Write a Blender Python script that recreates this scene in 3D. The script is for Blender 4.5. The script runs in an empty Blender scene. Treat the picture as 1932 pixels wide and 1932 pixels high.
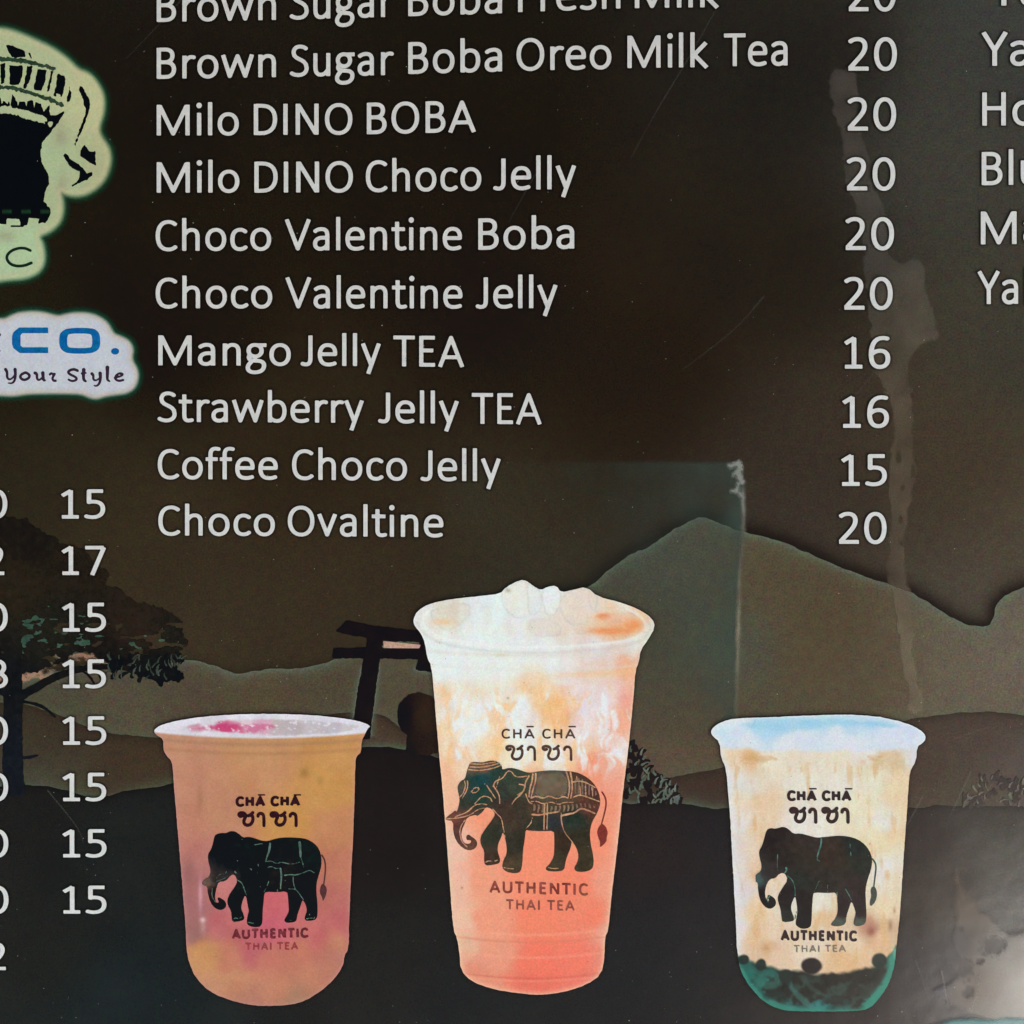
import bpy, math, random
import numpy as np
from mathutils import Vector, Matrix

random.seed(7)
rng = np.random.default_rng(7)
sc = bpy.context.scene
R = math.radians

# ------------------------------------------------------------------ camera, light, exposure
TILT = 45.0                      # the board leans back: its face looks 45 degrees up
FPX = 2000.0                     # focal length in units of a 1932 px wide picture
DIST = 0.62
board_M = Matrix.Translation((0, 0, 0.407)) @ Matrix.Rotation(R(90 - TILT), 4, 'X')
cam_local = Vector((0.030, 0.020, DIST))          # a little above and right of square-on
fwd = (Vector((0, 0, 0)) - cam_local).normalized()
right = fwd.cross(Vector((0, 1, 0))).normalized()
up = right.cross(fwd).normalized()
cam_rot = Matrix((right, up, -fwd)).transposed()
cam = bpy.data.objects.new('camera', bpy.data.cameras.new('camera'))
sc.collection.objects.link(cam)
cam.matrix_world = board_M @ (Matrix.Translation(cam_local) @ cam_rot.to_4x4())
cam.data.sensor_width = 36.0
cam.data.lens = 36.0 * FPX / 1932.0
cam.data.clip_start = 0.01
cam.data.clip_end = 500
sc.camera = cam

_r, _u, _f, _c = (np.array(v) for v in (right, up, fwd, cam_local))


def to_board(x, y):
    """picture units (0..1932) -> metres on the flat face of the board"""
    x = np.asarray(x, float)
    y = np.asarray(y, float)
    a = (x - 966.0) / FPX
    b = -(y - 966.0) / FPX
    d = _f[None, :] + a.reshape(-1, 1) * _r[None, :] + b.reshape(-1, 1) * _u[None, :]
    t = -_c[2] / d[:, 2]
    p = _c[None, :] + t[:, None] * d
    return p[:, 0].reshape(x.shape), p[:, 1].reshape(x.shape)


# the hazy bright part of the overcast sky stands where the glossy face mirrors it low on the right
gx, gy = to_board(np.array([2420.0]), np.array([2260.0]))
v = Vector((gx[0], gy[0], 0)) - cam_local
v.normalize()
refl = Vector((v.x, v.y, -v.z))
sun_dir = (board_M.to_3x3() @ refl).normalized()
elev = math.asin(sun_dir.z)
azim = math.atan2(sun_dir.x, sun_dir.y)

world = bpy.data.worlds.new('World')
sc.world = world
world.use_nodes = True
wn = world.node_tree
sky = wn.nodes.new('ShaderNodeTexSky')
sky.sky_type = 'NISHITA'
sky.sun_disc = False
sky.sun_elevation = elev
sky.sun_rotation = azim
sky.dust_density = 1.0
sky.air_density = 1.0
bg = wn.nodes['Background']
bg.inputs['Strength'].default_value = 0.09
wn.links.new(sky.outputs[0], bg.inputs[0])

sun_d = bpy.data.lights.new('sun', 'SUN')
sun_d.energy = 1.5
sun_d.angle = R(24)
sun_d.color = (1.0, 0.965, 0.93)
sun = bpy.data.objects.new('sun', sun_d)
sc.collection.objects.link(sun)
sun.rotation_euler = (-sun_dir).to_track_quat('-Z', 'Y').to_euler()

sc.view_settings.view_transform = 'Standard'
sc.view_settings.look = 'None'
sc.view_settings.exposure = 0.6
sc.view_settings.gamma = 1.0
sc.view_settings.use_curve_mapping = False

# ------------------------------------------------------------------ ink colours
GAIN = np.array([1.02, 0.97, 0.95])
VEIL = np.array([0.0045, 0.0052, 0.0078])


def lin(c):
    c = np.asarray(c, float) / 255.0
    return np.where(c <= 0.04045, c / 12.92, ((c + 0.055) / 1.055) ** 2.4)


def ink(c):
    return np.clip((lin(c) - VEIL) / GAIN, 0.0008, 0.98)


# ------------------------------------------------------------------ materials
def coat_group():
    g = bpy.data.node_groups.new('laminate_relief', 'ShaderNodeTree')
    g.interface.new_socket('Normal', in_out='OUTPUT', socket_type='NodeSocketVector')
    g.interface.new_socket('Rough', in_out='OUTPUT', socket_type='NodeSocketFloat')
    n = g.nodes
    out = n.new('NodeGroupOutput')
    tc = n.new('ShaderNodeTexCoord')
    n1 = n.new('ShaderNodeTexNoise')
    n1.inputs['Scale'].default_value = 22
    n1.inputs['Detail'].default_value = 3
    n2 = n.new('ShaderNodeTexNoise')
    n2.inputs['Scale'].default_value = 900
    n2.inputs['Detail'].default_value = 2
    g.links.new(tc.outputs['Object'], n1.inputs['Vector'])
    g.links.new(tc.outputs['Object'], n2.inputs['Vector'])
    b1 = n.new('ShaderNodeBump')
    b1.inputs['Strength'].default_value = 0.14
    b1.inputs['Distance'].default_value = 0.002
    b2 = n.new('ShaderNodeBump')
    b2.inputs['Strength'].default_value = 0.06
    b2.inputs['Distance'].default_value = 0.0002
    g.links.new(n1.outputs['Fac'], b1.inputs['Height'])
    g.links.new(n2.outputs['Fac'], b2.inputs['Height'])
    g.links.new(b1.outputs['Normal'], b2.inputs['Normal'])
    g.links.new(b2.outputs['Normal'], out.inputs['Normal'])
    mr = n.new('ShaderNodeMapRange')
    mr.inputs['To Min'].default_value = 0.13
    mr.inputs['To Max'].default_value = 0.22
    g.links.new(n1.outputs['Fac'], mr.inputs['Value'])
    g.links.new(mr.outputs[0], out.inputs['Rough'])
    return g


RELIEF = coat_group()


def ink_material(name, alpha=False, spec=0.26, grain=0.10):
    """printed ink under the glossy laminate: colour from the print, fine grain by noise nodes"""
    m = bpy.data.materials.new(name)
    m.use_nodes = True
    nt = m.node_tree
    n = nt.nodes
    p = n['Principled BSDF']
    at = n.new('ShaderNodeAttribute')
    at.attribute_name = 'ink'
    tc = n.new('ShaderNodeTexCoord')
    no = n.new('ShaderNodeTexNoise')
    no.inputs['Scale'].default_value = 850
    no.inputs['Detail'].default_value = 2.0
    no.inputs['Roughness'].default_value = 0.75
    nt.links.new(tc.outputs['Object'], no.inputs['Vector'])
    nb = n.new('ShaderNodeTexNoise')
    nb.inputs['Scale'].default_value = 210
    nb.inputs['Detail'].default_value = 4
    nt.links.new(tc.outputs['Object'], nb.inputs['Vector'])
    # grain tinted per channel like ink dots
    mx = n.new('ShaderNodeMix')
    mx.data_type = 'RGBA'
    mx.inputs[0].default_value = 0.35
    nt.links.new(no.outputs['Fac'], mx.inputs[6])
    nt.links.new(no.outputs['Color'], mx.inputs[7])
    mr = n.new('ShaderNodeVectorMath')
    mr.operation = 'MULTIPLY_ADD'
    mr.inputs[1].default_value = (grain * 6, grain * 6, grain * 6)
    mr.inputs[2].default_value = (1 - grain * 3,) * 3
    nt.links.new(mx.outputs[2], mr.inputs[0])
    m2 = n.new('ShaderNodeVectorMath')
    m2.operation = 'MULTIPLY_ADD'
    m2.inputs[1].default_value = (grain * 2.4, grain * 2.4, grain * 2.4)
    m2.inputs[2].default_value = (1 - grain * 1.2,) * 3
    nt.links.new(nb.outputs['Color'], m2.inputs[0])
    ml = n.new('ShaderNodeVectorMath')
    ml.operation = 'MULTIPLY'
    nt.links.new(mr.outputs[0], ml.inputs[0])
    nt.links.new(m2.outputs[0], ml.inputs[1])
    fin = n.new('ShaderNodeVectorMath')
    fin.operation = 'MULTIPLY'
    nt.links.new(at.outputs['Color'], fin.inputs[0])
    nt.links.new(ml.outputs[0], fin.inputs[1])
    nt.links.new(fin.outputs[0], p.inputs['Base Color'])
    gr = n.new('ShaderNodeGroup')
    gr.node_tree = RELIEF
    nt.links.new(gr.outputs['Normal'], p.inputs['Normal'])
    nt.links.new(gr.outputs['Rough'], p.inputs['Roughness'])
    p.inputs['Specular IOR Level'].default_value = spec
    if alpha:
        nt.links.new(at.outputs['Alpha'], p.inputs['Alpha'])
    return m


INK = ink_material('laminated_ink', grain=0.30)
WHITE_INK = ink_material('laminated_pale_ink', grain=0.06)
CUP_INK = ink_material('laminated_photo_ink', grain=0.085)
SOFT = ink_material('soft_edged_ink', alpha=True, grain=0.10)

# ------------------------------------------------------------------ numpy helpers


def _hash(ix, iy, seed):
    n = (ix.astype(np.int64) * 374761393 + iy.astype(np.int64) * 668265263 + seed * 974711) & 0xFFFFFFFF
    n = ((n ^ (n >> 13)) * 1274126177) & 0xFFFFFFFF
    n = n ^ (n >> 16)
    return (n & 0xFFFF) / 65535.0


def vnoise(x, y, s, seed=0):
    x = x / s
    y = y / s
    ix = np.floor(x)
    iy = np.floor(y)
    fx = x - ix
    fy = y - iy
    fx = fx * fx * (3 - 2 * fx)
    fy = fy * fy * (3 - 2 * fy)
    a = _hash(ix, iy, seed)
    b = _hash(ix + 1, iy, seed)
    c = _hash(ix, iy + 1, seed)
    d = _hash(ix + 1, iy + 1, seed)
    return (a * (1 - fx) + b * fx) * (1 - fy) + (c * (1 - fx) + d * fx) * fy


def fbm(x, y, s, seed=0, octv=4):
    o = 0
    a = 0.5
    t = 0
    for k in range(octv):
        o = o + a * vnoise(x, y, s / 2 ** k, seed + k * 17)
        t += a
        a *= 0.55
    return o / t - 0.5


def tr(pts, ox, oy, s):
    return [(ox + p[0] * s, oy + p[1] * s) for p in pts]


def chaikin(pts, n=2, closed=True):
    p = np.array(pts, float)
    for _ in range(n):
        if closed:
            q = np.roll(p, -1, 0)
            p = np.stack([p * .75 + q * .25, p * .25 + q * .75], 1).reshape(-1, 2)
        else:
            a, b = p[:-1], p[1:]
            m = np.stack([a * .75 + b * .25, a * .25 + b * .75], 1).reshape(-1, 2)
            p = np.vstack([p[:1], m, p[-1:]])
    return p


def poly_f(X, Y, pts, smooth=1):
    """signed distance to a closed outline, positive inside"""
    p = chaikin(pts, smooth) if smooth else np.array(pts, float)
    q = np.roll(p, -1, 0)
    d = np.full(X.shape, 1e9)
    ins = np.zeros(X.shape, bool)
    for (ax, ay), (bx, by) in zip(p, q):
        ex, ey = bx - ax, by - ay
        L = ex * ex + ey * ey
        if L < 1e-9:
            continue
        t = np.clip(((X - ax) * ex + (Y - ay) * ey) / L, 0, 1)
        dd = (X - ax - t * ex) ** 2 + (Y - ay - t * ey) ** 2
        np.minimum(d, dd, out=d)
        if ay != by:
            c = ((ay > Y) != (by > Y)) & (X < ex * (Y - ay) / ey + ax)
            ins ^= c
    d = np.sqrt(d)
    return np.where(ins, d, -d)


def stroke_f(X, Y, pts, w, w2=None, smooth=2, closed=False):
    """round ended stroke whose half width may taper w -> w2"""
    p = chaikin(pts, smooth, closed) if smooth and len(pts) > 2 else np.array(pts, float)
    if w2 is None:
        w2 = w
    n = len(p) - 1
    f = np.full(X.shape, -1e9)
    for i in range(n):
        ax, ay = p[i]
        bx, by = p[i + 1]
        ex, ey = bx - ax, by - ay
        L = ex * ex + ey * ey + 1e-12
        t = np.clip(((X - ax) * ex + (Y - ay) * ey) / L, 0, 1)
        ww = w + (w2 - w) * (i + t) / n
        np.maximum(f, ww - np.sqrt((X - ax - t * ex) ** 2 + (Y - ay - t * ey) ** 2), out=f)
    return f


def ell_f(X, Y, cx, cy, rx, ry):
    k = np.sqrt(((X - cx) / rx) ** 2 + ((Y - cy) / ry) ** 2)
    return (1 - k) * min(rx, ry)


def sstep(a, b, x):
    t = np.clip((x - a) / (b - a), 0, 1)
    return t * t * (3 - 2 * t)


def mixc(c, col, a):
    col = np.asarray(col, float)
    return c * (1 - a[..., None]) + col * a[..., None]


def blobs(X, Y, pts, sig):
    """soft patchwork of colours through control points (x, y, r, g, b)"""
    acc = np.zeros(X.shape + (3,))
    wt = np.zeros(X.shape)
    for (x, y, r, g, b) in pts:
        w = ((X - x) ** 2 + (Y - y) ** 2 + (sig * .8) ** 2) ** -2.3
        acc += w[..., None] * np.array([r, g, b], float)
        wt += w
    return acc / wt[..., None]


def grid(x0, y0, x1, y1, step):
    xs = np.arange(x0, x1 + step, step)
    ys = np.arange(y0, y1 + step, step)
    return np.meshgrid(xs, ys)


# ------------------------------------------------------------------ printed sheets
LIFT = 0.00008
board = bpy.data.objects.new('menu_board', None)
sc.collection.objects.link(board)
board.matrix_world = board_M
board['label'] = 'dark laminated drinks menu board with pale lettering, prices and three printed cups'
board['category'] = 'menu board'


def link_mesh(name, co, faces, col, mat, parent, label=None, stuff=False):
    me = bpy.data.meshes.new(name)
    tri = np.array([f for f in faces if len(f)], dtype=np.int32) if not isinstance(faces, np.ndarray) else faces
    me.vertices.add(len(co))
    me.vertices.foreach_set('co', co.astype(np.float32).ravel())
    me.loops.add(tri.size)
    me.loops.foreach_set('vertex_index', tri.astype(np.int32).ravel())
    me.polygons.add(len(tri))
    me.polygons.foreach_set('loop_start', np.arange(0, tri.size, 3, dtype=np.int32))
    me.update(calc_edges=True)
    if col is not None:
        a = me.color_attributes.new('ink', 'FLOAT_COLOR', 'POINT')
        a.data.foreach_set('color', col.astype(np.float32).ravel())
    me.materials.append(mat)
    o = bpy.data.objects.new(name, me)
    sc.collection.objects.link(o)
    o.parent = parent
    if label:
        o['label'] = label
    if stuff:
        o['kind'] = 'stuff'
    return o


def sheet(name, X, Y, F, col, mat, level, parent=None, alpha=None, label=None, stuff=False, thin=0.00002):
    """cut the area F>0 out of a grid as a thin printed sheet; col = photo colours (H,W,3) or one colour"""
    H, W = X.shape
    col = np.asarray(col, float)
    if col.ndim == 1:
        C = np.broadcast_to(col, X.shape + (3,))
    else:
        C = col
    A = np.ones(X.shape) if alpha is None else np.clip(alpha, 0, 1)
    D = np.concatenate([X.reshape(-1, 1), Y.reshape(-1, 1), C.reshape(-1, 3), A.reshape(-1, 1)], 1)
    f = F.ravel()
    idx = np.arange(H * W).reshape(H, W)
    a, b, c, d = idx[:-1, :-1].ravel(), idx[:-1, 1:].ravel(), idx[1:, 1:].ravel(), idx[1:, :-1].ravel()
    T = np.vstack([np.stack([a, d, c], 1), np.stack([a, c, b], 1)])
    ins = (f[T] > 0)
    n = ins.sum(1)
    full = T[n == 3]
    verts = [D]
    tris = [full]
    base = len(D)

    def cut(i, j):
        fi, fj = f[i], f[j]
        t = (fi / (fi - fj))[:, None]
        return D[i] * (1 - t) + D[j] * t

    for k in range(3):
        k1, k2 = (k + 1) % 3, (k + 2) % 3
        m = (n == 1) & ins[:, k]
        if m.any():
            t = T[m]
            p, q = cut(t[:, k], t[:, k1]), cut(t[:, k], t[:, k2])
            N = len(t)
            verts += [p, q]
            i1 = base + np.arange(N)
            tris.append(np.stack([t[:, k], i1, i1 + N], 1))
            base += 2 * N
        m = (n == 2) & ~ins[:, k]
        if m.any():
            t = T[m]
            p, q = cut(t[:, k1], t[:, k]), cut(t[:, k2], t[:, k])
            N = len(t)
            verts += [p, q]
            i1 = base + np.arange(N)
            tris.append(np.stack([i1, t[:, k1], t[:, k2]], 1))
            tris.append(np.stack([i1, t[:, k2], i1 + N], 1))
            base += 2 * N
    V = np.vstack(verts)
    TT = np.vstack(tris)
    used = np.unique(TT)
    remap = np.zeros(len(V), np.int64)
    remap[used] = np.arange(len(used))
    V = V[used]
    TT = remap[TT]
    bx, by = to_board(V[:, 0], V[:, 1])
    co = np.stack([bx, by, np.full(len(bx), level * LIFT)], 1)
    cc = np.concatenate([ink(V[:, 2:5]), V[:, 5:6]], 1)
    return link_mesh(name, co, TT, cc, mat, parent or board, label, stuff)


# ------------------------------------------------------------------ panel, wall, ground
def box(name, x0, y0, z0, x1, y1, z1, mat, parent=None):
    vs = [(x, y, z) for x in (x0, x1) for y in (y0, y1) for z in (z0, z1)]
    fs = [(0, 1, 3, 2), (4, 6, 7, 5), (0, 4, 5, 1), (2, 3, 7, 6), (0, 2, 6, 4), (1, 5, 7, 3)]
    me = bpy.data.meshes.new(name)
    me.from_pydata(vs, [], fs)
    me.materials.append(mat)
    o = bpy.data.objects.new(name, me)
    sc.collection.objects.link(o)
    o.parent = parent
    return o


def plain(name, c1, c2, scale, rough=0.8):
    m = bpy.data.materials.new(name)
    m.use_nodes = True
    nt = m.node_tree
    p = nt.nodes['Principled BSDF']
    p.inputs['Roughness'].default_value = rough
    no = nt.nodes.new('ShaderNodeTexNoise')
    no.inputs['Scale'].default_value = scale
    no.inputs['Detail'].default_value = 8
    cr = nt.nodes.new('ShaderNodeValToRGB')
    cr.color_ramp.elements[0].color = (*c1, 1)
    cr.color_ramp.elements[1].color = (*c2, 1)
    cr.color_ramp.elements[0].position = .3
    cr.color_ramp.elements[1].position = .7
    tc = nt.nodes.new('ShaderNodeTexCoord')
    nt.links.new(tc.outputs['Object'], no.inputs['Vector'])
    nt.links.new(no.outputs['Fac'], cr.inputs[0])
    nt.links.new(cr.outputs[0], p.inputs['Base Color'])
    return m


box('backing_panel', -0.62, -0.56, -0.012, 0.62, 0.56, -0.0004, plain('black_board', (.012, .010, .009), (.02, .017, .015), 40), board)
for sx in (-0.5, 0.47):
    # wooden struts behind the leaning panel, from its upper back down to the ground
    st = box('support_strut', sx, 0.36, -0.665, sx + 0.03, 0.385, -0.0124, plain('raw_wood', (.20, .13, .07), (.34, .23, .13), 30), board)
    st.matrix_local = Matrix.Translation((0, 0.36, -0.0124)) @ Matrix.Rotation(R(-45), 4, 'X') @ Matrix.Translation((0, -0.36, 0.0124))
ground = box('ground', -60, -60, -0.1, 60, 60, 0.0, plain('concrete', (.16, .15, .14), (.28, .27, .25), 3))
ground['kind'] = 'structure'

# ------------------------------------------------------------------ printed landscape
MTN = [(980, 1180), (1040, 1120), (1100, 1112), (1116, 1104), (1150, 1075), (1185, 1048), (1230, 1030), (1263, 1003), (1300, 984), (1324, 973), (1350, 985),
       (1401, 1003), (1470, 1019), (1540, 1050), (1609, 1081), (1706, 1111), (1775, 1151), (1817, 1178), (1865, 1183),
       (1874, 1165), (1878, 1144), (1903, 1118), (1932, 1109), (2000, 1095), (2100, 1120), (2200, 1080), (2400, 1100), (2700, 1160)]
RIDGE = [(-700, 1290), (-200, 1310), (0, 1300), (60, 1275), (150, 1258), (250, 1250), (342, 1245), (365, 1244), (395, 1252), (425, 1265), (450, 1272), (500, 1262), (560, 1262),
         (592, 1257), (633, 1245), (690, 1225), (800, 1200), (900, 1180), (980, 1180)]
MIDL = [(-700, 1400), (-300, 1340), (0, 1325), (43, 1327), (120, 1351), (158, 1370), (205, 1383), (240, 1387), (295, 1392), (400, 1392), (520, 1365),
        (620, 1345), (704, 1345), (731, 1353), (745, 1364), (763, 1379), (820, 1392), (1000, 1420), (1150, 1470), (1250, 1471), (1287, 1462), (1330, 1455),
        (1367, 1447), (1500, 1410), (1640, 1370), (1714, 1358), (1772, 1349), (1829, 1343), (1880, 1343), (1932, 1348), (2100, 1390), (2700, 1450)]
GND = [(-700, 1500), (-200, 1490), (47, 1482), (85, 1481), (128, 1492), (171, 1505), (205, 1503), (235, 1490), (291, 1487), (321, 1479), (420, 1450), (560, 1420),
       (640, 1409), (760, 1409), (860, 1440), (1000, 1500), (1200, 1517), (1252, 1516), (1292, 1515), (1335, 1525), (1375, 1525), (1500, 1530), (1714, 1523), (1732, 1525),
       (1772, 1518), (1812, 1521), (1932, 1521), (2200, 1530), (2700, 1520)]


def curve_y(line, X):
    p = chaikin(line, 1, False)
    return np.interp(X, p[:, 0], p[:, 1])


def hill_d(line, X, Y):
    """approximate signed distance below a skyline"""
    e = 4.0
    h = curve_y(line, X)
    s = (curve_y(line, X + e) - curve_y(line, X - e)) / (2 * e)
    return (Y - h) / np.sqrt(1 + s * s)


X, Y = grid(-640, -560, 2580, 2420, 7.0)
sky_pts = [(0, 0, 21, 15, 12), (300, 100, 21, 15, 13), (900, 150, 21, 15, 12), (1500, 100, 27, 22, 20), (1932, 60, 48, 47, 44), (1800, 300, 54, 51, 45),
           (0, 700, 32, 26, 17), (300, 600, 26, 19, 14), (900, 500, 27, 19, 14), (1450, 500, 32, 25, 20), (1932, 600, 60, 55, 45), (1250, 700, 36, 26, 18),
           (50, 900, 48, 41, 30), (250, 1000, 58, 48, 34), (600, 900, 46, 36, 25), (600, 1120, 60, 49, 35), (900, 1050, 56, 46, 33),
           (1500, 850, 56, 46, 36), (1500, 950, 62, 52, 44), (1800, 900, 70, 58, 43), (1932, 1050, 78, 68, 54), (1850, 1150, 78, 69, 59), (420, 1200, 64, 53, 38), (650, 1180, 58, 47, 34)]
C = blobs(X, Y, sky_pts, 190) * np.array([.98, .99, 1.03]) + np.clip((X - 1300) / 700, 0, 1)[..., None] * np.clip(1 - Y / 1000, 0, 1)[..., None] * 5  # backdrop lightens to the right: the laminate's reflection put into the colour
C = C + np.clip(1 - Y / 900, 0, 1)[..., None] * np.array([13, 14, 12.5])
C = C + fbm(X, Y, 160, 71, 3)[..., None] * np.array([7, 5, 3.0])
sky_part = sheet('printed_sky', X, Y, np.ones_like(X), C, INK, 0)

X, Y = grid(-640, 930, 2580, 1620, 4.0)
for (nm, line, pts, rim, rimw, lev, edge) in (
        ('printed_mountain', RIDGE + MTN[1:],
         [(100, 1300, 84, 80, 62), (230, 1290, 92, 84, 66), (400, 1290, 90, 80, 62), (500, 1320, 92, 79, 58), (600, 1300, 88, 78, 60), (780, 1260, 90, 82, 64),
          (1250, 1050, 84, 84, 70), (1200, 1180, 82, 76, 60), (1320, 1050, 90, 86, 70), (1370, 1200, 84, 88, 72), (1300, 1350, 92, 80, 60), (1250, 1440, 98, 84, 66), (1420, 1100, 94, 82, 60), (1550, 1200, 90, 78, 56),
          (1650, 1280, 96, 84, 64), (1800, 1250, 108, 99, 80), (1900, 1250, 112, 104, 88), (1900, 1330, 108, 96, 80)], (98, 112, 98), 9, 1, 5),
        ('printed_far_hill', MIDL,
         [(100, 1400, 70, 60, 46), (250, 1440, 74, 62, 46), (90, 1470, 84, 84, 68), (720, 1380, 84, 70, 54), (1300, 1490, 76, 62, 50), (1350, 1480, 74, 56, 48),
          (1730, 1440, 82, 66, 56), (1850, 1400, 86, 74, 66), (1932, 1450, 92, 84, 78), (1800, 1500, 84, 76, 60)], (62, 56, 44), 3, 2, 4)):
    wob = fbm(X, Y, 14, 3, 2) * edge
    d = poly_f(X, Y, line + [(2700, 1900), (-700, 1900)], 1) + wob
    C = blobs(X, Y, pts, 95) * (np.array([.93, .92, .96]) if lev == 1 else np.array([.88, .84, .86]))
    C = C + fbm(X, Y, 90, 73, 3)[..., None] * np.array([10, 6, 4.0])
    C = mixc(C, rim, 0.8 * np.exp(-np.clip(d, 0, None) / rimw))
    # greenish lower rim above the next shape down
    dn = -hill_d(GND, X, Y)
    C = mixc(C, (88, 108, 92), 0.6 * np.exp(-np.clip(dn, 0, None) / 9) * (0.35 + vnoise(X, Y, 60, 5)) * (X < 1700))
    if lev == 1:
        dm = -hill_d(MIDL, X, Y)
        C = mixc(C, (88, 96, 78), 0.5 * np.exp(-np.clip(dm, 0, None) / 9))
    else:
        C = mixc(C, (44, 34, 28), 0.6 * np.exp(-np.clip(d, 0, None) / 12))
    sheet(nm, X, Y, d, C, INK, lev)
    # the soft dark printed halo that rings the skyline
    if nm == 'printed_mountain':
        dd = -d
        al = 0.85 * np.exp(-(np.clip(dd, 0, None) / 15) ** 1.3) * sstep(900, 1180, X) + 0.25 * np.exp(-(np.clip(dd, 0, None) / 8)) * (1 - sstep(900, 1180, X))
        sheet('skyline_halo', X, Y, np.minimum(-d + 3, 44 - dd), (36, 27, 25), SOFT, 0.5, alpha=al)

X, Y = grid(-640, 1380, 2580, 2420, 6.0)
d = hill_d(GND, X, Y) + fbm(X, Y, 18, 9, 2) * 5
C = blobs(X, Y, [(50, 1550, 36, 34, 32), (200, 1600, 36, 38, 36), (100, 1800, 36, 36, 32), (200, 1880, 32, 40, 42), (700, 1600, 34, 26, 25), (730, 1800, 38, 36, 34),
                 (1250, 1600, 42, 32, 32), (1250, 1800, 34, 34, 38), (1320, 1750, 36, 34, 38), (1500, 2100, 40, 38, 42), (900, 1900, 34, 34, 36), (1730, 1600, 52, 42, 40), (1780, 1700, 60, 50, 42),
                 (1750, 1850, 42, 38, 46), (1900, 1600, 72, 70, 62), (1932, 1700, 80, 80, 76), (1700, 1920, 48, 40, 44), (1350, 1560, 36, 32, 38)], 110)
C = C * np.array([.88, .86, .90])
C = C + fbm(X, Y, 110, 75, 3)[..., None] * 8
C = mixc(C, (22, 17, 17), 0.7 * np.exp(-np.clip(d, 0, None) / 9))
sheet('printed_ground', X, Y, d, C, INK, 3)

# gate with two crossbeams
gz = lambda pts: tr(pts, 750 * .7892, 1400 * .7892, .2589 * .7892)
X, Y = grid(620, 1160, 860, 1420, 1.6)
F = np.full(X.shape, -1e9)
for pts in ([(205, 425), (295, 322), (500, 360), (860, 405), (1060, 425), (1060, 530), (640, 500), (490, 480), (330, 455)],
            [(495, 450), (645, 450), (630, 580), (610, 690), (590, 860), (555, 1100), (520, 1420), (350, 1400), (400, 1000), (440, 790), (460, 680), (490, 560)],
            [(180, 575), (1080, 572), (1080, 680), (170, 670)],
            [(990, 430), (1060, 430), (1090, 800), (940, 778), (962, 690), (975, 560)]):
    F = np.maximum(F, poly_f(X, Y, gz(pts), 0))
F += fbm(X, Y, 6, 4, 2) * 3
C = np.broadcast_to(np.array([24, 17, 18.]), X.shape + (3,)) + (fbm(X, Y, 20, 2)[..., None] * 14)
gate = sheet('printed_gate', X, Y, F, C, INK, 5)
# pale edging that the print shows beside the gate
al = np.exp(-np.clip(-F, 0, None) / 4.5) * sstep(1246, 1262, Y) * 0.7
sheet('gate_edging', X, Y, np.minimum(F + 16, 1390 - Y), (118, 128, 110), SOFT, 4.5, parent=gate, alpha=al)
P = gz([(645, 510), (990, 545), (975, 578), (645, 575)])
sheet('pink_sky_gap', X, Y, poly_f(X, Y, P, 0), (196, 156, 140), INK, 6, parent=gate)

X, Y = grid(740, 1300, 880, 1480, 1.8)
F = np.maximum(ell_f(X, Y, 791, 1350, 42, 44), poly_f(X, Y, gz([(880, 1330), (1150, 1300), (1150, 1500), (1140, 1560), (845, 1560), (862, 1480), (850, 1440)]), 1))
F = np.maximum(F, poly_f(X, Y, gz([(960, 1060), (990, 1020), (1020, 1060)]), 0)) + fbm(X, Y, 7, 6, 2) * 4
C = blobs(X, Y, [(760, 1350, 20, 12, 14), (800, 1350, 50, 34, 26), (810, 1420, 40, 28, 24), (770, 1430, 26, 20, 20)], 22)
sheet('printed_stone_lantern', X, Y, F, C, INK, 5)

# pine tree
X, Y = grid(-420, 940, 380, 1500, 1.9)
crown = [(-400, 1120), (-300, 1000), (-150, 960), (-40, 985), (16, 976), (39, 979), (65, 987), (82, 1003), (108, 1016), (131, 1026), (154, 1036), (183, 1062), (209, 1078), (207, 1092),
         (190, 1100), (203, 1105), (229, 1111), (255, 1134), (281, 1141), (314, 1150), (333, 1167), (351, 1180), (346, 1195), (360, 1210), (342, 1222), (340, 1240), (320, 1250),
         (342, 1280), (322, 1284), (300, 1293), (285, 1280), (265, 1274), (240, 1263), (215, 1258), (201, 1248), (185, 1240), (171, 1229), (140, 1232), (110, 1248), (80, 1265), (40, 1270),
         (0, 1262), (-60, 1240), (-200, 1262), (-380, 1240)]
F = poly_f(X, Y, crown, 1) + fbm(X, Y, 16, 21, 3) * 20 + fbm(X, Y, 5, 22, 2) * 7
low = sstep(1130, 1220, Y) * sstep(0.09, 0.16, fbm(X * 0.8 + Y * .35, Y * 1.7, 22, 31, 3))
F = np.where(low > 0.5, np.minimum(F, -1.5), F)
trunk = np.maximum(stroke_f(X, Y, [(22, 1180), (26, 1260), (25, 1340), (24, 1420), (27, 1500)], 15, 21), -1e9)
for pts, w, w2 in (([(35, 1315), (65, 1300), (100, 1278), (150, 1262), (200, 1256), (240, 1262)], 9, 4), ([(30, 1260), (60, 1240), (110, 1228), (170, 1222)], 6, 3),
                   ([(25, 1325), (60, 1325), (85, 1335), (104, 1352)], 3, 2), ([(40, 1430), (62, 1428), (72, 1425)], 3, 2), ([(150, 1262), (170, 1275), (178, 1290)], 3, 1.5),
                   ([(20, 1310), (-40, 1290), (-140, 1270)], 8, 4), ([(210, 1256), (250, 1262), (300, 1280)], 5, 7)):
    trunk = np.maximum(trunk, stroke_f(X, Y, pts, w, w2))
Ft = np.maximum(F, trunk + fbm(X, Y, 8, 3, 2) * 3)
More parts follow.
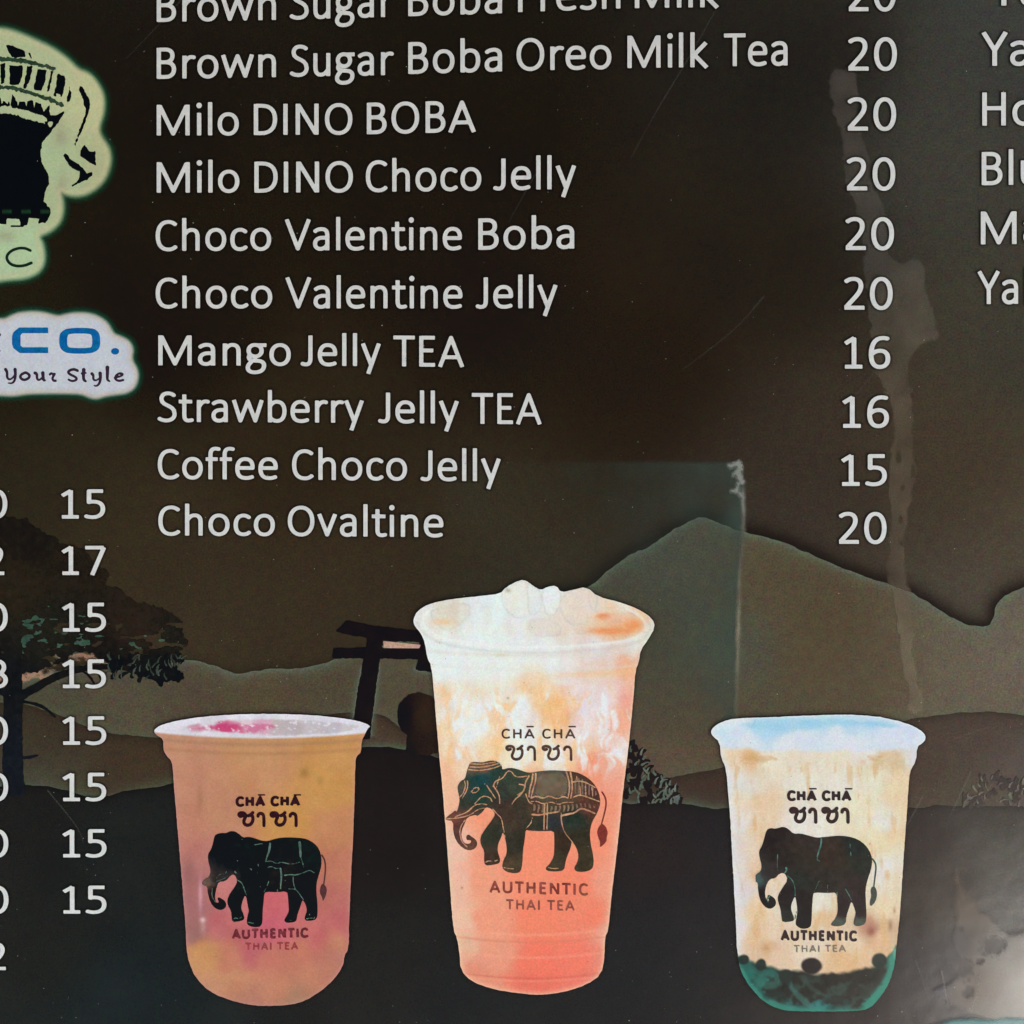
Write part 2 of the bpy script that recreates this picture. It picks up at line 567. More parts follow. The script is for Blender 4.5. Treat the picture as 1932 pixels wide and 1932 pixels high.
C = blobs(X, Y, [(30, 1100, 42, 35, 27), (150, 1060, 38, 31, 25), (60, 1020, 30, 25, 20), (260, 1190, 44, 34, 28), (320, 1200, 34, 30, 26), (300, 1270, 18, 19, 20), (100, 1200, 34, 32, 27),
                 (25, 1300, 22, 22, 26), (25, 1420, 24, 26, 34), (130, 1260, 24, 22, 22), (220, 1255, 26, 22, 20)], 42)
C = C + fbm(X, Y, 9, 41, 3)[..., None] * 12
tree = sheet('printed_pine_tree', X, Y, Ft, np.clip(C, 8, 255), INK, 5)
g1 = np.exp(-((X - 60) / 60) ** 2 - ((Y - 1275) / 10) ** 2) + 0.7 * np.exp(-((X - 160) / 70) ** 2 - ((Y - 1246) / 13) ** 2) + 0.35 * np.exp(-((X - 270) / 60) ** 2 - ((Y - 1250) / 10) ** 2)
al = np.clip((g1 - .45 + fbm(X, Y * 1.6, 14, 55, 3) * 2.4) * 1.6, 0, 0.8) * (g1 > 0.05)
Cg = blobs(X, Y, [(55, 1275, 178, 140, 118), (120, 1262, 130, 120, 104), (165, 1240, 168, 130, 112), (270, 1250, 108, 114, 98)], 26)
sheet('light_through_branches', X, Y, np.minimum(al - 0.04, 500), Cg, SOFT, 4.4, parent=tree, alpha=al)
n = fbm(X * .7 + Y * .3, Y * 1.5, 12, 77, 3)
g2 = np.exp(-((X - 80) / 70) ** 2 - ((Y - 1195) / 45) ** 2) + 0.9 * np.exp(-((X - 245) / 55) ** 2 - ((Y - 1212) / 14) ** 2)
F2 = (n - 0.205 + g2 * 0.10) * 60
F2 = np.where((g2 > 0.15) & (trunk < -2), F2, -5)
sheet('gaps_in_foliage', X, Y, F2, np.broadcast_to(np.array([60, 84, 72.]), X.shape + (3,)) + fbm(X, Y, 25, 8)[..., None] * 30, INK, 6, parent=tree)

# bushes made of leaf strokes
def bush(x0, y0, x1, y1, top, n, seed, cols, lev, name, wid=5.0):
    r = random.Random(seed)
    X, Y = grid(x0, y0, x1, y1, 1.7)
    F = np.full(X.shape, -50.0)
    L = np.full(X.shape, -50.0)
    for i in range(n):
        x = r.uniform(x0 + 8, x1 - 8)
        t = np.interp(x, [p[0] for p in top], [p[1] for p in top])
        y = t + r.random() ** 1.2 * max(6, (y1 - 14 - t))
        a = r.uniform(-2.5, -0.5)
        l = r.uniform(7, 17)
        pts = [(x, y), (x + math.cos(a) * l * .6, y + math.sin(a) * l * .6), (x + math.cos(a + .25) * l, y + math.sin(a + .25) * l)]
        if r.random() < 0.62:
            F = np.maximum(F, stroke_f(X, Y, pts, wid, 1.8, 1))
        else:
            L = np.maximum(L, stroke_f(X, Y, pts, wid * .42, .6, 1))
    C = np.broadcast_to(np.array(cols[0], float), X.shape + (3,)) + fbm(X, Y, 12, seed)[..., None] * 16
    b = sheet(name, X, Y, F, C, INK, lev)
    C2 = np.broadcast_to(np.array(cols[1], float), X.shape + (3,)) + fbm(X, Y, 15, seed + 3)[..., None] * 60
    sheet('leaf_edges', X, Y, L, np.clip(C2, 20, 255), INK, lev + .5, parent=b)
    return b


fo = bush(186, 1228, 352, 1298, [(186, 1240), (230, 1240), (280, 1246), (352, 1240)], 95, 15, ((20, 20, 22), (62, 70, 62)), 5.6, 'foliage', 4.2)
fo.parent = tree
for c in list(fo.children):
    c.parent = tree
bush(1165, 1385, 1290, 1530, [(1165, 1402), (1195, 1405), (1215, 1430), (1235, 1460), (1262, 1478), (1290, 1510)], 130, 5, ((28, 18, 20), (92, 104, 94)), 5, 'printed_bush', 5.5)
bush(1808, 1448, 1990, 1536, [(1808, 1515), (1835, 1498), (1850, 1472), (1880, 1462), (1905, 1480), (1932, 1478), (1990, 1500)], 85, 9, ((58, 48, 48), (98, 94, 86)), 5, 'printed_bush', 4.5)

# ------------------------------------------------------------------ lettering (own stroke skeletons, units 2048 per em)
G = {
    'A': (1185, ['M95 -10 L590 1225 L1090 -10', 'M285 400 L900 400']),
    'B': (1114, ['M265 0 L265 1294', 'M265 1220 L530 1220 C740 1220 850 1130 850 965 C850 800 740 690 530 690 L265 690', 'M530 690 C800 690 915 560 915 390 C915 190 780 74 550 74 L265 74']),
    'C': (1092, ['M975 1105 C890 1190 780 1236 650 1236 C350 1236 195 1000 195 640 C195 270 350 60 650 60 C790 60 900 105 990 195']),
    'D': (1260, ['M265 0 L265 1294', 'M265 1220 L500 1220 C880 1220 1075 1010 1075 660 C1075 290 880 74 500 74 L265 74']),
    'E': (1000, ['M265 0 L265 1294', 'M265 1220 L870 1220', 'M265 680 L800 680', 'M265 74 L880 74']),
    'F': (941, ['M265 0 L265 1294', 'M265 1220 L840 1220', 'M265 640 L790 640']),
    'H': (1276, ['M265 0 L265 1294', 'M1012 0 L1012 1294', 'M265 680 L1012 680']),
    'I': (516, ['M258 0 L258 1294']),
    'J': (653, ['M420 1294 L420 340 C420 150 360 62 220 62 C150 62 110 75 50 100']),
    'M': (1751, ['M262 0 L262 1294', 'M1489 0 L1489 1294', 'M300 1250 L875 75 L1451 1250']),
    'N': (1322, ['M265 0 L265 1294', 'M1057 0 L1057 1294', 'M290 1250 L1032 44']),
    'O': (1356, ['E678 647 492 588']),
    'S': (941, ['M800 1125 C715 1200 610 1236 500 1236 C320 1236 215 1135 215 985 C215 660 800 760 800 350 C800 165 650 60 430 60 C300 60 185 95 95 160']),
    'T': (998, ['M20 1220 L978 1220', 'M499 0 L499 1220']),
    'U': (1314, ['M245 1294 L245 480 C245 210 380 60 655 60 C930 60 1068 210 1068 480 L1068 1294']),
    'V': (1162, ['M85 1304 L581 75 L1078 1304']),
    'Y': (998, ['M70 1304 L499 600 L928 1304', 'M499 0 L499 640']),
    'a': (981, ['M165 780 C245 850 350 892 470 892 C660 892 732 800 732 640 L732 0', 'M732 530 L540 530 C300 530 186 430 186 280 C186 140 280 60 430 60 C550 60 650 120 732 235']),
    'b': (1076, ['M250 0 L250 1400', 'M250 690 C330 830 440 892 560 892 C780 892 898 740 898 480 C898 220 770 60 560 60 C450 60 340 110 250 215']),
    'c': (866, ['M765 790 C700 850 620 892 520 892 C290 892 178 730 178 470 C178 200 290 62 510 62 C620 62 700 100 780 170']),
    'e': (1019, ['M190 500 L850 500 C868 760 750 892 520 892 C300 892 178 720 178 476 C178 200 300 60 550 60 C670 60 780 85 865 125']),
    'f': (625, ['M250 0 L250 1080 C250 1260 330 1340 470 1340 C530 1340 580 1330 625 1315', 'M40 880 L570 880']),
    'g': (964, ['E450 645 272 248', 'M560 882 L930 882', 'M262 480 C180 420 150 300 260 245 C330 212 430 215 560 208 C740 200 828 130 828 10 C828 -170 690 -290 430 -290 C250 -290 140 -215 140 -95 C140 30 250 120 340 225']),
    'h': (1076, ['M250 0 L250 1400', 'M250 670 C350 830 450 892 570 892 C750 892 826 790 826 590 L826 0']),
    'i': (470, ['M235 0 L235 952', 'P235 1260 118']),
    'k': (931, ['M250 0 L250 1400', 'M830 980 L330 500 L865 -20']),
    'l': (470, ['M235 0 L235 1400']),
    'n': (1076, ['M250 0 L250 952', 'M250 670 C350 830 450 892 570 892 C750 892 826 790 826 590 L826 0']),
    'o': (1080, ['E540 476 362 416']),
    'r': (714, ['M250 0 L250 952', 'M250 640 C330 800 430 892 540 892 C590 892 620 888 665 870']),
    's': (801, ['M655 815 C590 865 500 892 420 892 C280 892 200 820 200 715 C200 500 640 540 640 270 C640 130 520 60 360 60 C270 60 180 85 110 125']),
    't': (686, ['M290 1190 L290 290 C290 130 350 62 470 62 C540 62 590 72 645 92', 'M40 880 L640 880']),
    'u': (1076, ['M826 0 L826 952', 'M250 952 L250 365 C250 160 330 62 500 62 C620 62 720 125 826 290']),
    'v': (925, ['M110 962 L463 70 L815 962']),
    'w': (1464, ['M110 962 L400 70 L732 905 L1064 70 L1354 962']),
    'y': (927, ['M110 962 L480 45', 'M820 962 L345 -330']),
    '0': (1038, ['E519 645 352 588']),
    '1': (1038, ['M560 20 L560 1255', 'M575 1240 L215 1010', 'M205 74 L890 74']),
    '2': (1038, ['M165 1115 C260 1195 350 1234 470 1234 C660 1234 765 1130 765 955 C765 780 670 640 480 430 L175 90', 'M120 74 L905 74']),
    '5': (1038, ['M830 1220 L262 1220 L262 725 C310 742 380 750 440 750 C700 750 822 630 822 420 C822 190 660 60 400 60 C300 60 195 80 125 115']),
    '6': (1038, ['M850 1205 C780 1225 720 1236 650 1236 C350 1236 192 980 192 560 C192 230 310 60 530 60 C740 60 852 200 852 400 C852 600 740 720 550 720 C420 720 290 660 200 560']),
    '7': (1038, ['M110 1220 L885 1220', 'M890 1230 L400 -10']),
    '8': (1038, ['E519 950 285 284', 'E519 360 352 302']),
}


def parse(s):
    """tiny path language -> list of points, closed flag, dot radius"""
    t = s.replace('M', ' M ').replace('L', ' L ').replace('C', ' C ').replace('E', ' E ').replace('P', ' P ').split()
    pts = []
    k = 0
    while k < len(t):
        c = t[k]
        if c in 'ML':
            pts.append((float(t[k + 1]), float(t[k + 2])))
            k += 3
        elif c == 'C':
            v = [float(q) for q in t[k + 1:k + 7]]
            p0 = pts[-1]
            for j in range(1, 8):
                u = j / 7
                w = 1 - u
                pts.append((w ** 3 * p0[0] + 3 * w * w * u * v[0] + 3 * w * u * u * v[2] + u ** 3 * v[4],
                            w ** 3 * p0[1] + 3 * w * w * u * v[1] + 3 * w * u * u * v[3] + u ** 3 * v[5]))
            k += 7
            while k < len(t) and t[k] not in 'MLCEP':
                k += 1
        elif c == 'E':
            cx, cy, rx, ry = (float(q) for q in t[k + 1:k + 5])
            for j in range(31):
                a = 2 * math.pi * j / 30
                ca, sa = math.cos(a), math.sin(a)
                e = 2 / 2.15
                pts.append((cx + rx * math.copysign(abs(ca) ** e, ca), cy + ry * math.copysign(abs(sa) ** e, sa)))
            return pts, True, 0
        elif c == 'P':
            return [(float(t[k + 1]), float(t[k + 2]))], False, float(t[k + 3])
    return pts, False, 0


PARSED = {k: (v[0], [parse(s) for s in v[1]]) for k, v in G.items()}


def flat_stroke(U, V, pts, closed, hw, ky):
    """flat ended pen stroke in glyph space, pen flattened by ky"""
    f = np.full(U.shape, -1e9)
    n = len(pts) - 1
    Vs = V * ky
    for i in range(n):
        ax, ay = pts[i][0], pts[i][1] * ky
        bx, by = pts[i + 1][0], pts[i + 1][1] * ky
        ex, ey = bx - ax, by - ay
        L = math.hypot(ex, ey)
        if L < 1e-6:
            continue
        ex /= L
        ey /= L
        t = (U - ax) * ex + (Vs - ay) * ey
        s = np.abs((U - ax) * ey - (Vs - ay) * ex)
        first, last = (i == 0 and not closed), (i == n - 1 and not closed)
        g = hw - s
        g = np.minimum(g, t if first else hw - np.hypot(np.clip(-t, 0, None), s) if True else g)
        g = np.minimum(g, (L - t) if last else hw - np.hypot(np.clip(t - L, 0, None), s))
        np.maximum(f, g, out=f)
    return f


def word_f(X, Y, word, x0, x1, y0, y1, cap, hw=92, ky=1.15, track=0):
    """field (in picture units) of a word spanning x0..x1 on a baseline y0->y1"""
    adv = 0
    pos = []
    for ch in word:
        pos.append(adv)
        if ch == ' ':
            adv += 463 + track
            continue
        adv += G[ch][0] + track
    xs = []
    for ch, a in zip(word, pos):
        if ch == ' ':
            continue
        for pts, cl, dot in PARSED[ch][1]:
            xs += [a + p[0] for p in pts]
    lo, hi = min(xs) - hw * .9, max(xs) + hw * .9
    sx = (x1 - x0) / (hi - lo)
    sy = cap / 1294.0
    U0 = (X - x0) / sx + lo
    base = y0 + (y1 - y0) * (X - x0) / max(1e-6, (x1 - x0))
    V = (base - Y) / sy
    f = np.full(X.shape, -1e9)
    for ch, a in zip(word, pos):
        if ch == ' ':
            continue
        w = G[ch][0]
        m = (U0 > a - 250) & (U0 < a + w + 250)
        cols = np.where(m.any(0))[0]
        if not len(cols):
            continue
        c0, c1 = cols[0], cols[-1] + 1
        u = U0[:, c0:c1] - a
        vv = V[:, c0:c1]
        for pts, cl, dot in PARSED[ch][1]:
            if dot:
                g = dot - np.hypot(u - pts[0][0], vv - pts[0][1])
            else:
                g = flat_stroke(u, vv, pts, cl, hw, ky)
            f[:, c0:c1] = np.maximum(f[:, c0:c1], g)
    return f * sx


def capsize(x, y):
    return 58.0 + (x - 300) * .0030 - (y - 150) * .0033


def text_part(name, words, label=None, step=1.5, dark=0):
    """words: (text, x0, x1, baseline0, baseline1)"""
    xa = min(w[1] for w in words) - 6
    xb = max(w[2] for w in words) + 6
    ya = min(min(w[3], w[4]) for w in words) - 72
    yb = max(max(w[3], w[4]) for w in words) + 24
    X, Y = grid(xa, ya, xb, yb, step)
    F = np.full(X.shape, -1e9)
    for (t, x0, x1, y0, y1) in words:
        F = np.maximum(F, word_f(X, Y, t, x0, x1, y0, y1, capsize((x0 + x1) / 2, (y0 + y1) / 2)))
    k = np.clip((Y / 1932), 0, 1)  # dimmer light at the top left put into the letter colour
    k = k + np.clip((X - 1300) / 1900, 0, .3)
    C = np.zeros(X.shape + (3,))
    C[..., 0] = 200 + 20 * k
    C[..., 1] = 199 + 23 * k
    C[..., 2] = 199 + 26 * k
    # cooler core, warm fringe at the letter edges as the print shows
    core = sstep(1.0, 3.4, F)
    C += (core[..., None] - .5) * np.array([-6, 2, 9.0])
    C += fbm(X, Y, 10, 3, 2)[..., None] * 16
    o = sheet(name, X, Y, F, C, WHITE_INK, 10, label=label)
    # thin dark rim round each letter, printed
    al = 0.36 * sstep(-6, -1, F)
    sheet('letter_rim', X, Y, np.minimum(F + 6, 3 - F), (18, 10, 17), SOFT, 9, parent=o, alpha=al)
    return o


ROWS = [
    ([('Brown', 297, 521, 42.5, 38.6), ('Sugar', 546, 744, 38, 32.7), ('Boba', 771, 947, 31.7, 26), ('Fresh', 978, 1170, 24, 17), ('Milk', 1198, 1357, 16.5, 14.5)]),
    ([('Brown', 297, 521, 149.7, 146.5), ('Sugar', 546, 744, 145.6, 142.6), ('Boba', 771, 947, 140.6, 135.6), ('Oreo', 975, 1153, 134.5, 131), ('Milk', 1184, 1337, 129.5, 127.5), ('Tea', 1362, 1485, 126.2, 124.4)]),
    ([('Milo', 297, 451, 256.5, 256), ('DINO', 480, 665, 255.5, 254.5), ('BOBA', 693, 898, 254, 249.5)]),
    ([('Milo', 297, 452, 364.3, 364), ('DINO', 481, 666, 364, 363.5), ('Choco', 691, 908, 363, 360), ('Jelly', 930, 1087, 359.6, 357)]),
    ([('Choco', 295, 512, 474, 473.2), ('Valentine', 538, 872, 473, 472.2), ('Boba', 903, 1083, 471.8, 469.5)]),
    ([('Choco', 295, 514, 582, 582), ('Valentine', 539, 873, 582, 582.4), ('Jelly', 897, 1052, 582.4, 581.5)]),
    ([('Mango', 300, 549, 689.5, 690.3), ('Jelly', 567, 719, 690.5, 691), ('TEA', 739, 876, 691.3, 692.4)]),
    ([('Strawberry', 297, 687, 796, 797.8), ('Jelly', 713, 866, 798, 799.5), ('TEA', 887, 1022, 799.7, 800.3)]),
    ([('Coffee', 299, 525, 903.8, 904.8), ('Choco', 552, 768, 905, 906.6), ('Jelly', 793, 945, 907, 908)]),
    ([('Choco', 300, 519, 1010, 1011), ('Ovaltine', 544, 837, 1011, 1013.4)]),
]
for r in ROWS:
    text_part('drink_name', r)
for (t, x0, x1, y0) in (('20', 1597, 1689, 22.0), ('20', 1596, 1691, 134), ('20', 1595, 1689.5, 247), ('20', 1593.5, 1688, 359.6), ('20', 1591, 1685.5, 472), ('20', 1588.5, 1683, 584.4),
                        ('16', 1589.5, 1678.5, 695.5), ('16', 1586, 1676, 807), ('15', 1584, 1672.5, 916.5), ('20', 1578.6, 1671.5, 1025.6),
                        ('15', 114, 199.5, 978.2), ('17', 115, 201, 1084.4), ('15', 116, 201, 1191.2), ('15', 116, 201, 1297.6), ('15', 116.5, 201.5, 1404.4), ('15', 116.5, 201.5, 1510.6),
                        ('15', 116.5, 202, 1616.6), ('15', 117, 202, 1722.6),
                        ('0', -26.5, 14.7, 978), ('2', -30, 13.2, 1084.5), ('0', -26, 15.5, 1191), ('8', -25, 15.8, 1297.6), ('0', -25, 16, 1404.4), ('0', -25, 16.3, 1510.6), ('0', -25, 16.6, 1616.6),
                        ('0', -25, 17, 1722.6), ('2', -28, 16.3, 1829)):
    text_part('price', [(t, x0, x1, y0, y0)])
for (t, x0, x1, y0) in (('Ya', 1866, 1962, 12), ('Ya', 1850.5, 1940, 125.5), ('Ho', 1852.6, 1952, 238), ('Blu', 1851.6, 1960, 350), ('Ma', 1850, 1964, 461.6), ('Yak', 1843, 1966, 574.3)):
    text_part('drink_name', [(t, x0, x1, y0, y0 - 1)])

# ------------------------------------------------------------------ logos at the left edge
lz = lambda pts: tr(pts, 0, 50 * .7892, .3105 * .7892)
X, Y = grid(-300, 40, 235, 560, 1.8)
halo = lz([(-700, 500), (-500, 120), (-250, 60), (0, 66), (100, 84), (250, 145), (400, 215), (520, 300), (600, 385), (680, 410), (745, 480), (795, 580), (795, 700), (752, 830), (775, 900), (835, 980), (850, 1080),
           (815, 1200), (740, 1290), (620, 1348), (500, 1330), (465, 1310), (485, 1420), (470, 1530), (400, 1610), (290, 1655), (330, 1730), (340, 1850), (300, 1930), (200, 1975), (60, 1985), (-30, 2000), (-700, 2000)])
d = poly_f(X, Y, halo, 2)
C = blobs(X, Y, [(60, 100, 176, 184, 138), (180, 200, 190, 190, 140), (100, 300, 172, 186, 140), (200, 300, 176, 176, 130), (120, 380, 172, 182, 136), (40, 480, 176, 196, 150), (-100, 300, 172, 188, 142), (70, 540, 176, 196, 150)], 60)
C = mixc(C, (150, 140, 112), 0.5 * (np.exp(-((X - 115) / 14) ** 2 - ((Y - 258) / 22) ** 2) + np.exp(-((X - 118) / 9) ** 2 - ((Y - 355) / 24) ** 2) + np.exp(-((X - 10) / 18) ** 2 - ((Y - 446) / 12) ** 2)))
C = C * np.array([.99, 1.0, 1.06])
C = mixc(C, (192, 186, 148), 0.5 * np.exp(-((d - 5) / 5) ** 2))
C = mixc(C, (30, 66, 48), 1 - sstep(-11, 3, d))
al = sstep(-19, -1, d)
logo = sheet('printed_elephant_emblem', X, Y, d + 25, C, SOFT, 6, alpha=al, label='pale green glowing emblem with part of a black elephant, cut by the left edge')
F = np.full(X.shape, -1e9)
for pts in ([(50, 188), (75, 186), (200, 236), (200, 278), (95, 285), (70, 250)], [(75, 345), (180, 345), (178, 420), (150, 500), (80, 490)], [(5, 335), (42, 330), (42, 480), (10, 490)],
            [(215, 350), (258, 352), (235, 450), (200, 525), (185, 520), (200, 420)], [(290, 370), (365, 382), (350, 470), (325, 545), (258, 535), (280, 450)],
            [(395, 390), (415, 392), (385, 540), (362, 555)], [(445, 405), (500, 430), (508, 480), (480, 592), (412, 580), (435, 500)], [(540, 510), (552, 560), (545, 620), (520, 632), (515, 590)],
            [(615, 500), (640, 510), (690, 610), (700, 650), (660, 790), (620, 880), (580, 970), (575, 960), (615, 840), (665, 700), (640, 600), (615, 540)],
            [(655, 955), (690, 1010), (735, 1008), (745, 1120), (680, 1085), (622, 1045), (625, 1000)],
            [(508, 1015), (540, 1060), (640, 1130), (670, 1175), (700, 1170), (715, 1165), (712, 1195), (670, 1225), (600, 1255), (555, 1280), (560, 1265), (610, 1225), (615, 1165), (540, 1120), (490, 1040)],
            # belly cloth and hind leg mass
            [(-900, 590), (0, 590), (60, 640), (100, 560), (130, 620), (200, 625), (235, 610), (320, 640), (340, 700), (385, 650), (390, 730), (430, 730), (515, 685), (440, 800), (370, 890), (330, 940), (315, 1020),
             (330, 1100), (380, 1200), (380, 1260), (345, 1330), (342, 1390), (390, 1450), (395, 1490), (355, 1555), (300, 1560), (310, 1520), (230, 1520), (215, 1570), (165, 1580), (150, 1525), (60, 1525), (50, 1568), (5, 1565), (-60, 1500), (-900, 1500)]):
    F = np.maximum(F, poly_f(X, Y, lz(pts), 0))
F += fbm(X, Y, 5, 14, 2) * 3.4
# pale fringe cut through the cloth
F = np.minimum(F, -(stroke_f(X, Y, lz([(-200, 680), (30, 685), (120, 700), (220, 725), (330, 765)]), 6, 7) + fbm(X, Y, 5, 15, 2) * 8))
F = np.minimum(F, -(poly_f(X, Y, lz([(365, 780), (420, 775), (390, 835)]), 1)))
for k in range(9):
    x = -60 + k * 62
    F = np.minimum(F, -(poly_f(X, Y, lz([(x, 560), (x + 34, 560 + 10), (x + 18, 650 + k * 6)]), 0)))
F = np.maximum(F, stroke_f(X, Y, lz([(230, 255), (245, 290)]), 2, 1, 0))
F = np.maximum(F, stroke_f(X, Y, lz([(90, 1582), (180, 1582)]), 1.6, 1.6, 0))
C = np.broadcast_to(np.array([6, 5, 6.]), X.shape + (3,))
C = mixc(C, (34, 62, 46), np.exp(-((Y - lz([(0, 1470)])[0][1]) / 5) ** 2) * (np.abs(((X - 33) % 36) - 18) < 9) * .9)
sheet('elephant_body', X, Y, F, C, INK, 7, parent=logo)
Fg = np.maximum(stroke_f(X, Y, lz([(-100, 300), (60, 295), (180, 315), (300, 335), (420, 370)]), 4.4, 3.4), stroke_f(X, Y, lz([(-60, 510), (70, 515), (200, 545), (340, 590), (480, 645)]), 3.2, 4)) + fbm(X, Y, 4, 33, 2) * 6.5
sheet('cloth_trim', X, Y, Fg, np.broadcast_to(np.array([46, 66, 52.]), X.shape + (3,)) + fbm(X, Y, 7, 2)[..., None] * 40, INK, 7.5, parent=logo)
Fc = stroke_f(X, Y, lz([(238, 1770), (200, 1752), (150, 1750), (90, 1770), (50, 1815), (70, 1865), (120, 1890), (190, 1888), (245, 1865)]), 2.6, 2.8)
sheet('lettering', X, Y, Fc, (24, 44, 34), INK, 7.6, parent=logo)

cz = lambda pts: tr(pts, 0, 700 * .7892, .18634 * .7892)
X, Y = grid(-300, 560, 280, 780, 1.7)
halo = cz([(-1800, 420), (0, 352), (80, 350), (160, 305), (260, 270), (420, 255), (560, 268), (680, 300), (760, 318), (840, 295), (960, 272), (1120, 275), (1250, 310), (1370, 390), (1420, 480), (1460, 545), (1560, 580), (1650, 630),
           (1700, 720), (1680, 830), (1700, 900), (1750, 980), (1765, 1080), (1730, 1200), (1640, 1270), (1500, 1290), (1350, 1310), (1250, 1345), (1170, 1335), (1060, 1285), (900, 1275), (600, 1275), (350, 1280), (180, 1310), (0, 1300), (-1800, 1290)])
d = poly_f(X, Y, halo, 2)
C = np.broadcast_to(np.array([196, 201, 214.]), X.shape + (3,)) + fbm(X, Y, 40, 6)[..., None] * 8
C = mixc(C, (190, 178, 166), 0.75 * np.exp(-(np.clip(d, 0, None) / 5.5) ** 1.5))
C = mixc(C, (28, 70, 52), 1 - sstep(-8, 1, d))
al = sstep(-17, -1, d)
logo = sheet('printed_shop_emblem', X, Y, d + 18, C, SOFT, 6, alpha=al, label='white glowing sign with blue capitals and a small script line')
F = np.full(X.shape, -1e9)
outer = poly_f(X, Y, cz([(160, 560), (175, 510), (250, 447), (625, 447), (625, 775), (260, 775), (175, 710), (160, 660)]), 0)
inner = poly_f(X, Y, cz([(270, 545), (295, 520), (700, 520), (700, 700), (295, 700), (270, 680)]), 0)
F = np.maximum(F, np.minimum(outer, -inner))
outer = poly_f(X, Y, cz([(765, 560), (790, 500), (880, 452), (1180, 452), (1260, 490), (1292, 560), (1292, 680), (1260, 740), (1170, 782), (880, 782), (800, 740), (765, 680)]), 1)
inner = poly_f(X, Y, cz([(868, 560), (895, 524), (1160, 524), (1188, 560), (1188, 680), (1160, 710), (900, 710), (868, 680)]), 1)
F = np.maximum(F, np.minimum(outer, -inner))
q = cz([(1482, 752)])[0]
F = np.maximum(F, ell_f(X, Y, q[0], q[1], 7.6, 6.2))
q = cz([(-8, 540)])[0]
sheet('lettering', X, Y, F, np.broadcast_to(np.array([18, 98, 160.]), X.shape + (3,)) + fbm(X, Y, 12, 3)[..., None] * 18, INK, 7, parent=logo)
F = np.maximum(ell_f(X, Y, q[0], q[1], 4, 3.6), stroke_f(X, Y, cz([(-30, 770), (0, 750), (18, 738)]), 2.2, .6, 0))
for pts, a, b in (([(78, 985), (100, 1020), (95, 1090), (130, 1120), (175, 1085), (200, 1040)], 3.2, 1.2), ([(200, 985), (205, 1060), (195, 1130), (160, 1165), (110, 1158)], 3.4, 1.2),
                  ([(330, 1025), (275, 1050), (262, 1090), (310, 1125), (375, 1100), (390, 1055), (340, 1025)], 2.6, 2.8),
                  ([(455, 1030), (480, 1040), (480, 1110), (510, 1125), (550, 1085)], 3.2, 1.6), ([(555, 1030), (560, 1090), (565, 1125), (585, 1125)], 3.6, 2),
                  ([(645, 1050), (665, 1030), (690, 1050), (715, 1035), (675, 1095), (690, 1130), (720, 1130)], 2.2, 2.6),
                  ([(1000, 1000), (950, 978), (880, 1005), (885, 1040), (985, 1085), (990, 1120), (930, 1138), (885, 1115)], 2.8, 2.2),
                  ([(1080, 990), (1075, 1060), (1080, 1120), (1105, 1135)], 3.8, 2.4), ([(1050, 1035), (1110, 1030)], 1.6, 1.6),
                  ([(1185, 1040), (1205, 1060), (1200, 1115), (1240, 1130), (1285, 1090)], 3.2, 1.2), ([(1290, 1035), (1295, 1100), (1280, 1170), (1240, 1200), (1212, 1190)], 3.6, 1.2),
                  ([(1383, 960), (1383, 1060), (1380, 1120), (1412, 1135)], 3.9, 1.8),
                  ([(1475, 1095), (1560, 1070), (1588, 1045), (1545, 1028), (1490, 1060), (1480, 1110), (1530, 1135), (1585, 1120)], 1.8, 2.6)):
    F = np.maximum(F, stroke_f(X, Y, cz(pts), a * .98, b * .9, 2))
sheet('lettering', X, Y, F, (56, 40, 58), INK, 7, parent=logo)


# ------------------------------------------------------------------ printed cups
def thai(X, Y, x0, y0, x1, h, hw):
    """two short Thai syllables drawn with strokes; (x0,y0) bottom left"""
    s = (x1 - x0) / 613.0
    sy = h / 160.0
    f = np.full(X.shape, -1e9)
    for dx in (0, 335):
        def t(p):
            return [(x0 + (a - 612 + dx) * s, y0 + (b - 458) * sy) for a, b in p]
        for pts, cl in (([(660, 345), (640, 355), (622, 340), (626, 320), (650, 312), (682, 318), (696, 345), (684, 380), (672, 410), (682, 442), (715, 455), (750, 440), (770, 400), (768, 350), (745, 335), (725, 345)], 0),
                        ([(745, 335), (758, 322), (768, 312)], 0), ([(822, 350), (826, 330), (850, 318), (876, 330), (884, 365), (884, 455)], 0)):
            f = np.maximum(f, stroke_f(X, Y, t(pts), hw, hw, 1))
    return f


def caps_f(X, Y, text, x0, x1, y0, y1, cap, hw=125, macron=()):
    f = word_f(X, Y, text, x0, x1, y0, y1, cap, hw=hw, ky=1.0, track=150)
    for mx, w in macron:
        f = np.maximum(f, stroke_f(X, Y, [(x0 + (x1 - x0) * mx - w, y0 - cap * 1.27), (x0 + (x1 - x0) * mx + w, y0 - cap * 1.27)], cap * .075, None, 0))
    return f


def cup(outline, colour, zf, bbox, label, noise=1.2):
    X, Y = grid(*bbox, 2.0)
    F = poly_f(X, Y, zf(outline), 1) + fbm(X, Y, 7, 12, 2) * noise
    C = colour(X, Y, F)
    C = C + fbm(X, Y, 5, 61, 2)[..., None] * 5
    o = sheet('printed_cup', X, Y, F, np.clip(C, 0, 255), CUP_INK, 12, label=label)
    al = 0.5 * np.exp(-np.clip(-F, 0, None) / 3.2)  # thin dark fringe round the cup outline
    sheet('cup_edge_fringe', X, Y, np.minimum(F + 9, 3 - F), (30, 20, 22), SOFT, 11, parent=o, alpha=al)
    return o


def Z(ox, oy, s):
    return lambda pts: tr(pts, ox * .7892, oy * .7892, s * .7892)


def zpts(zf, pts):
    xy = zf([(p[0], p[1]) for p in pts])
    return [(a[0], a[1], p[2], p[3], p[4]) for a, p in zip(xy, pts)]


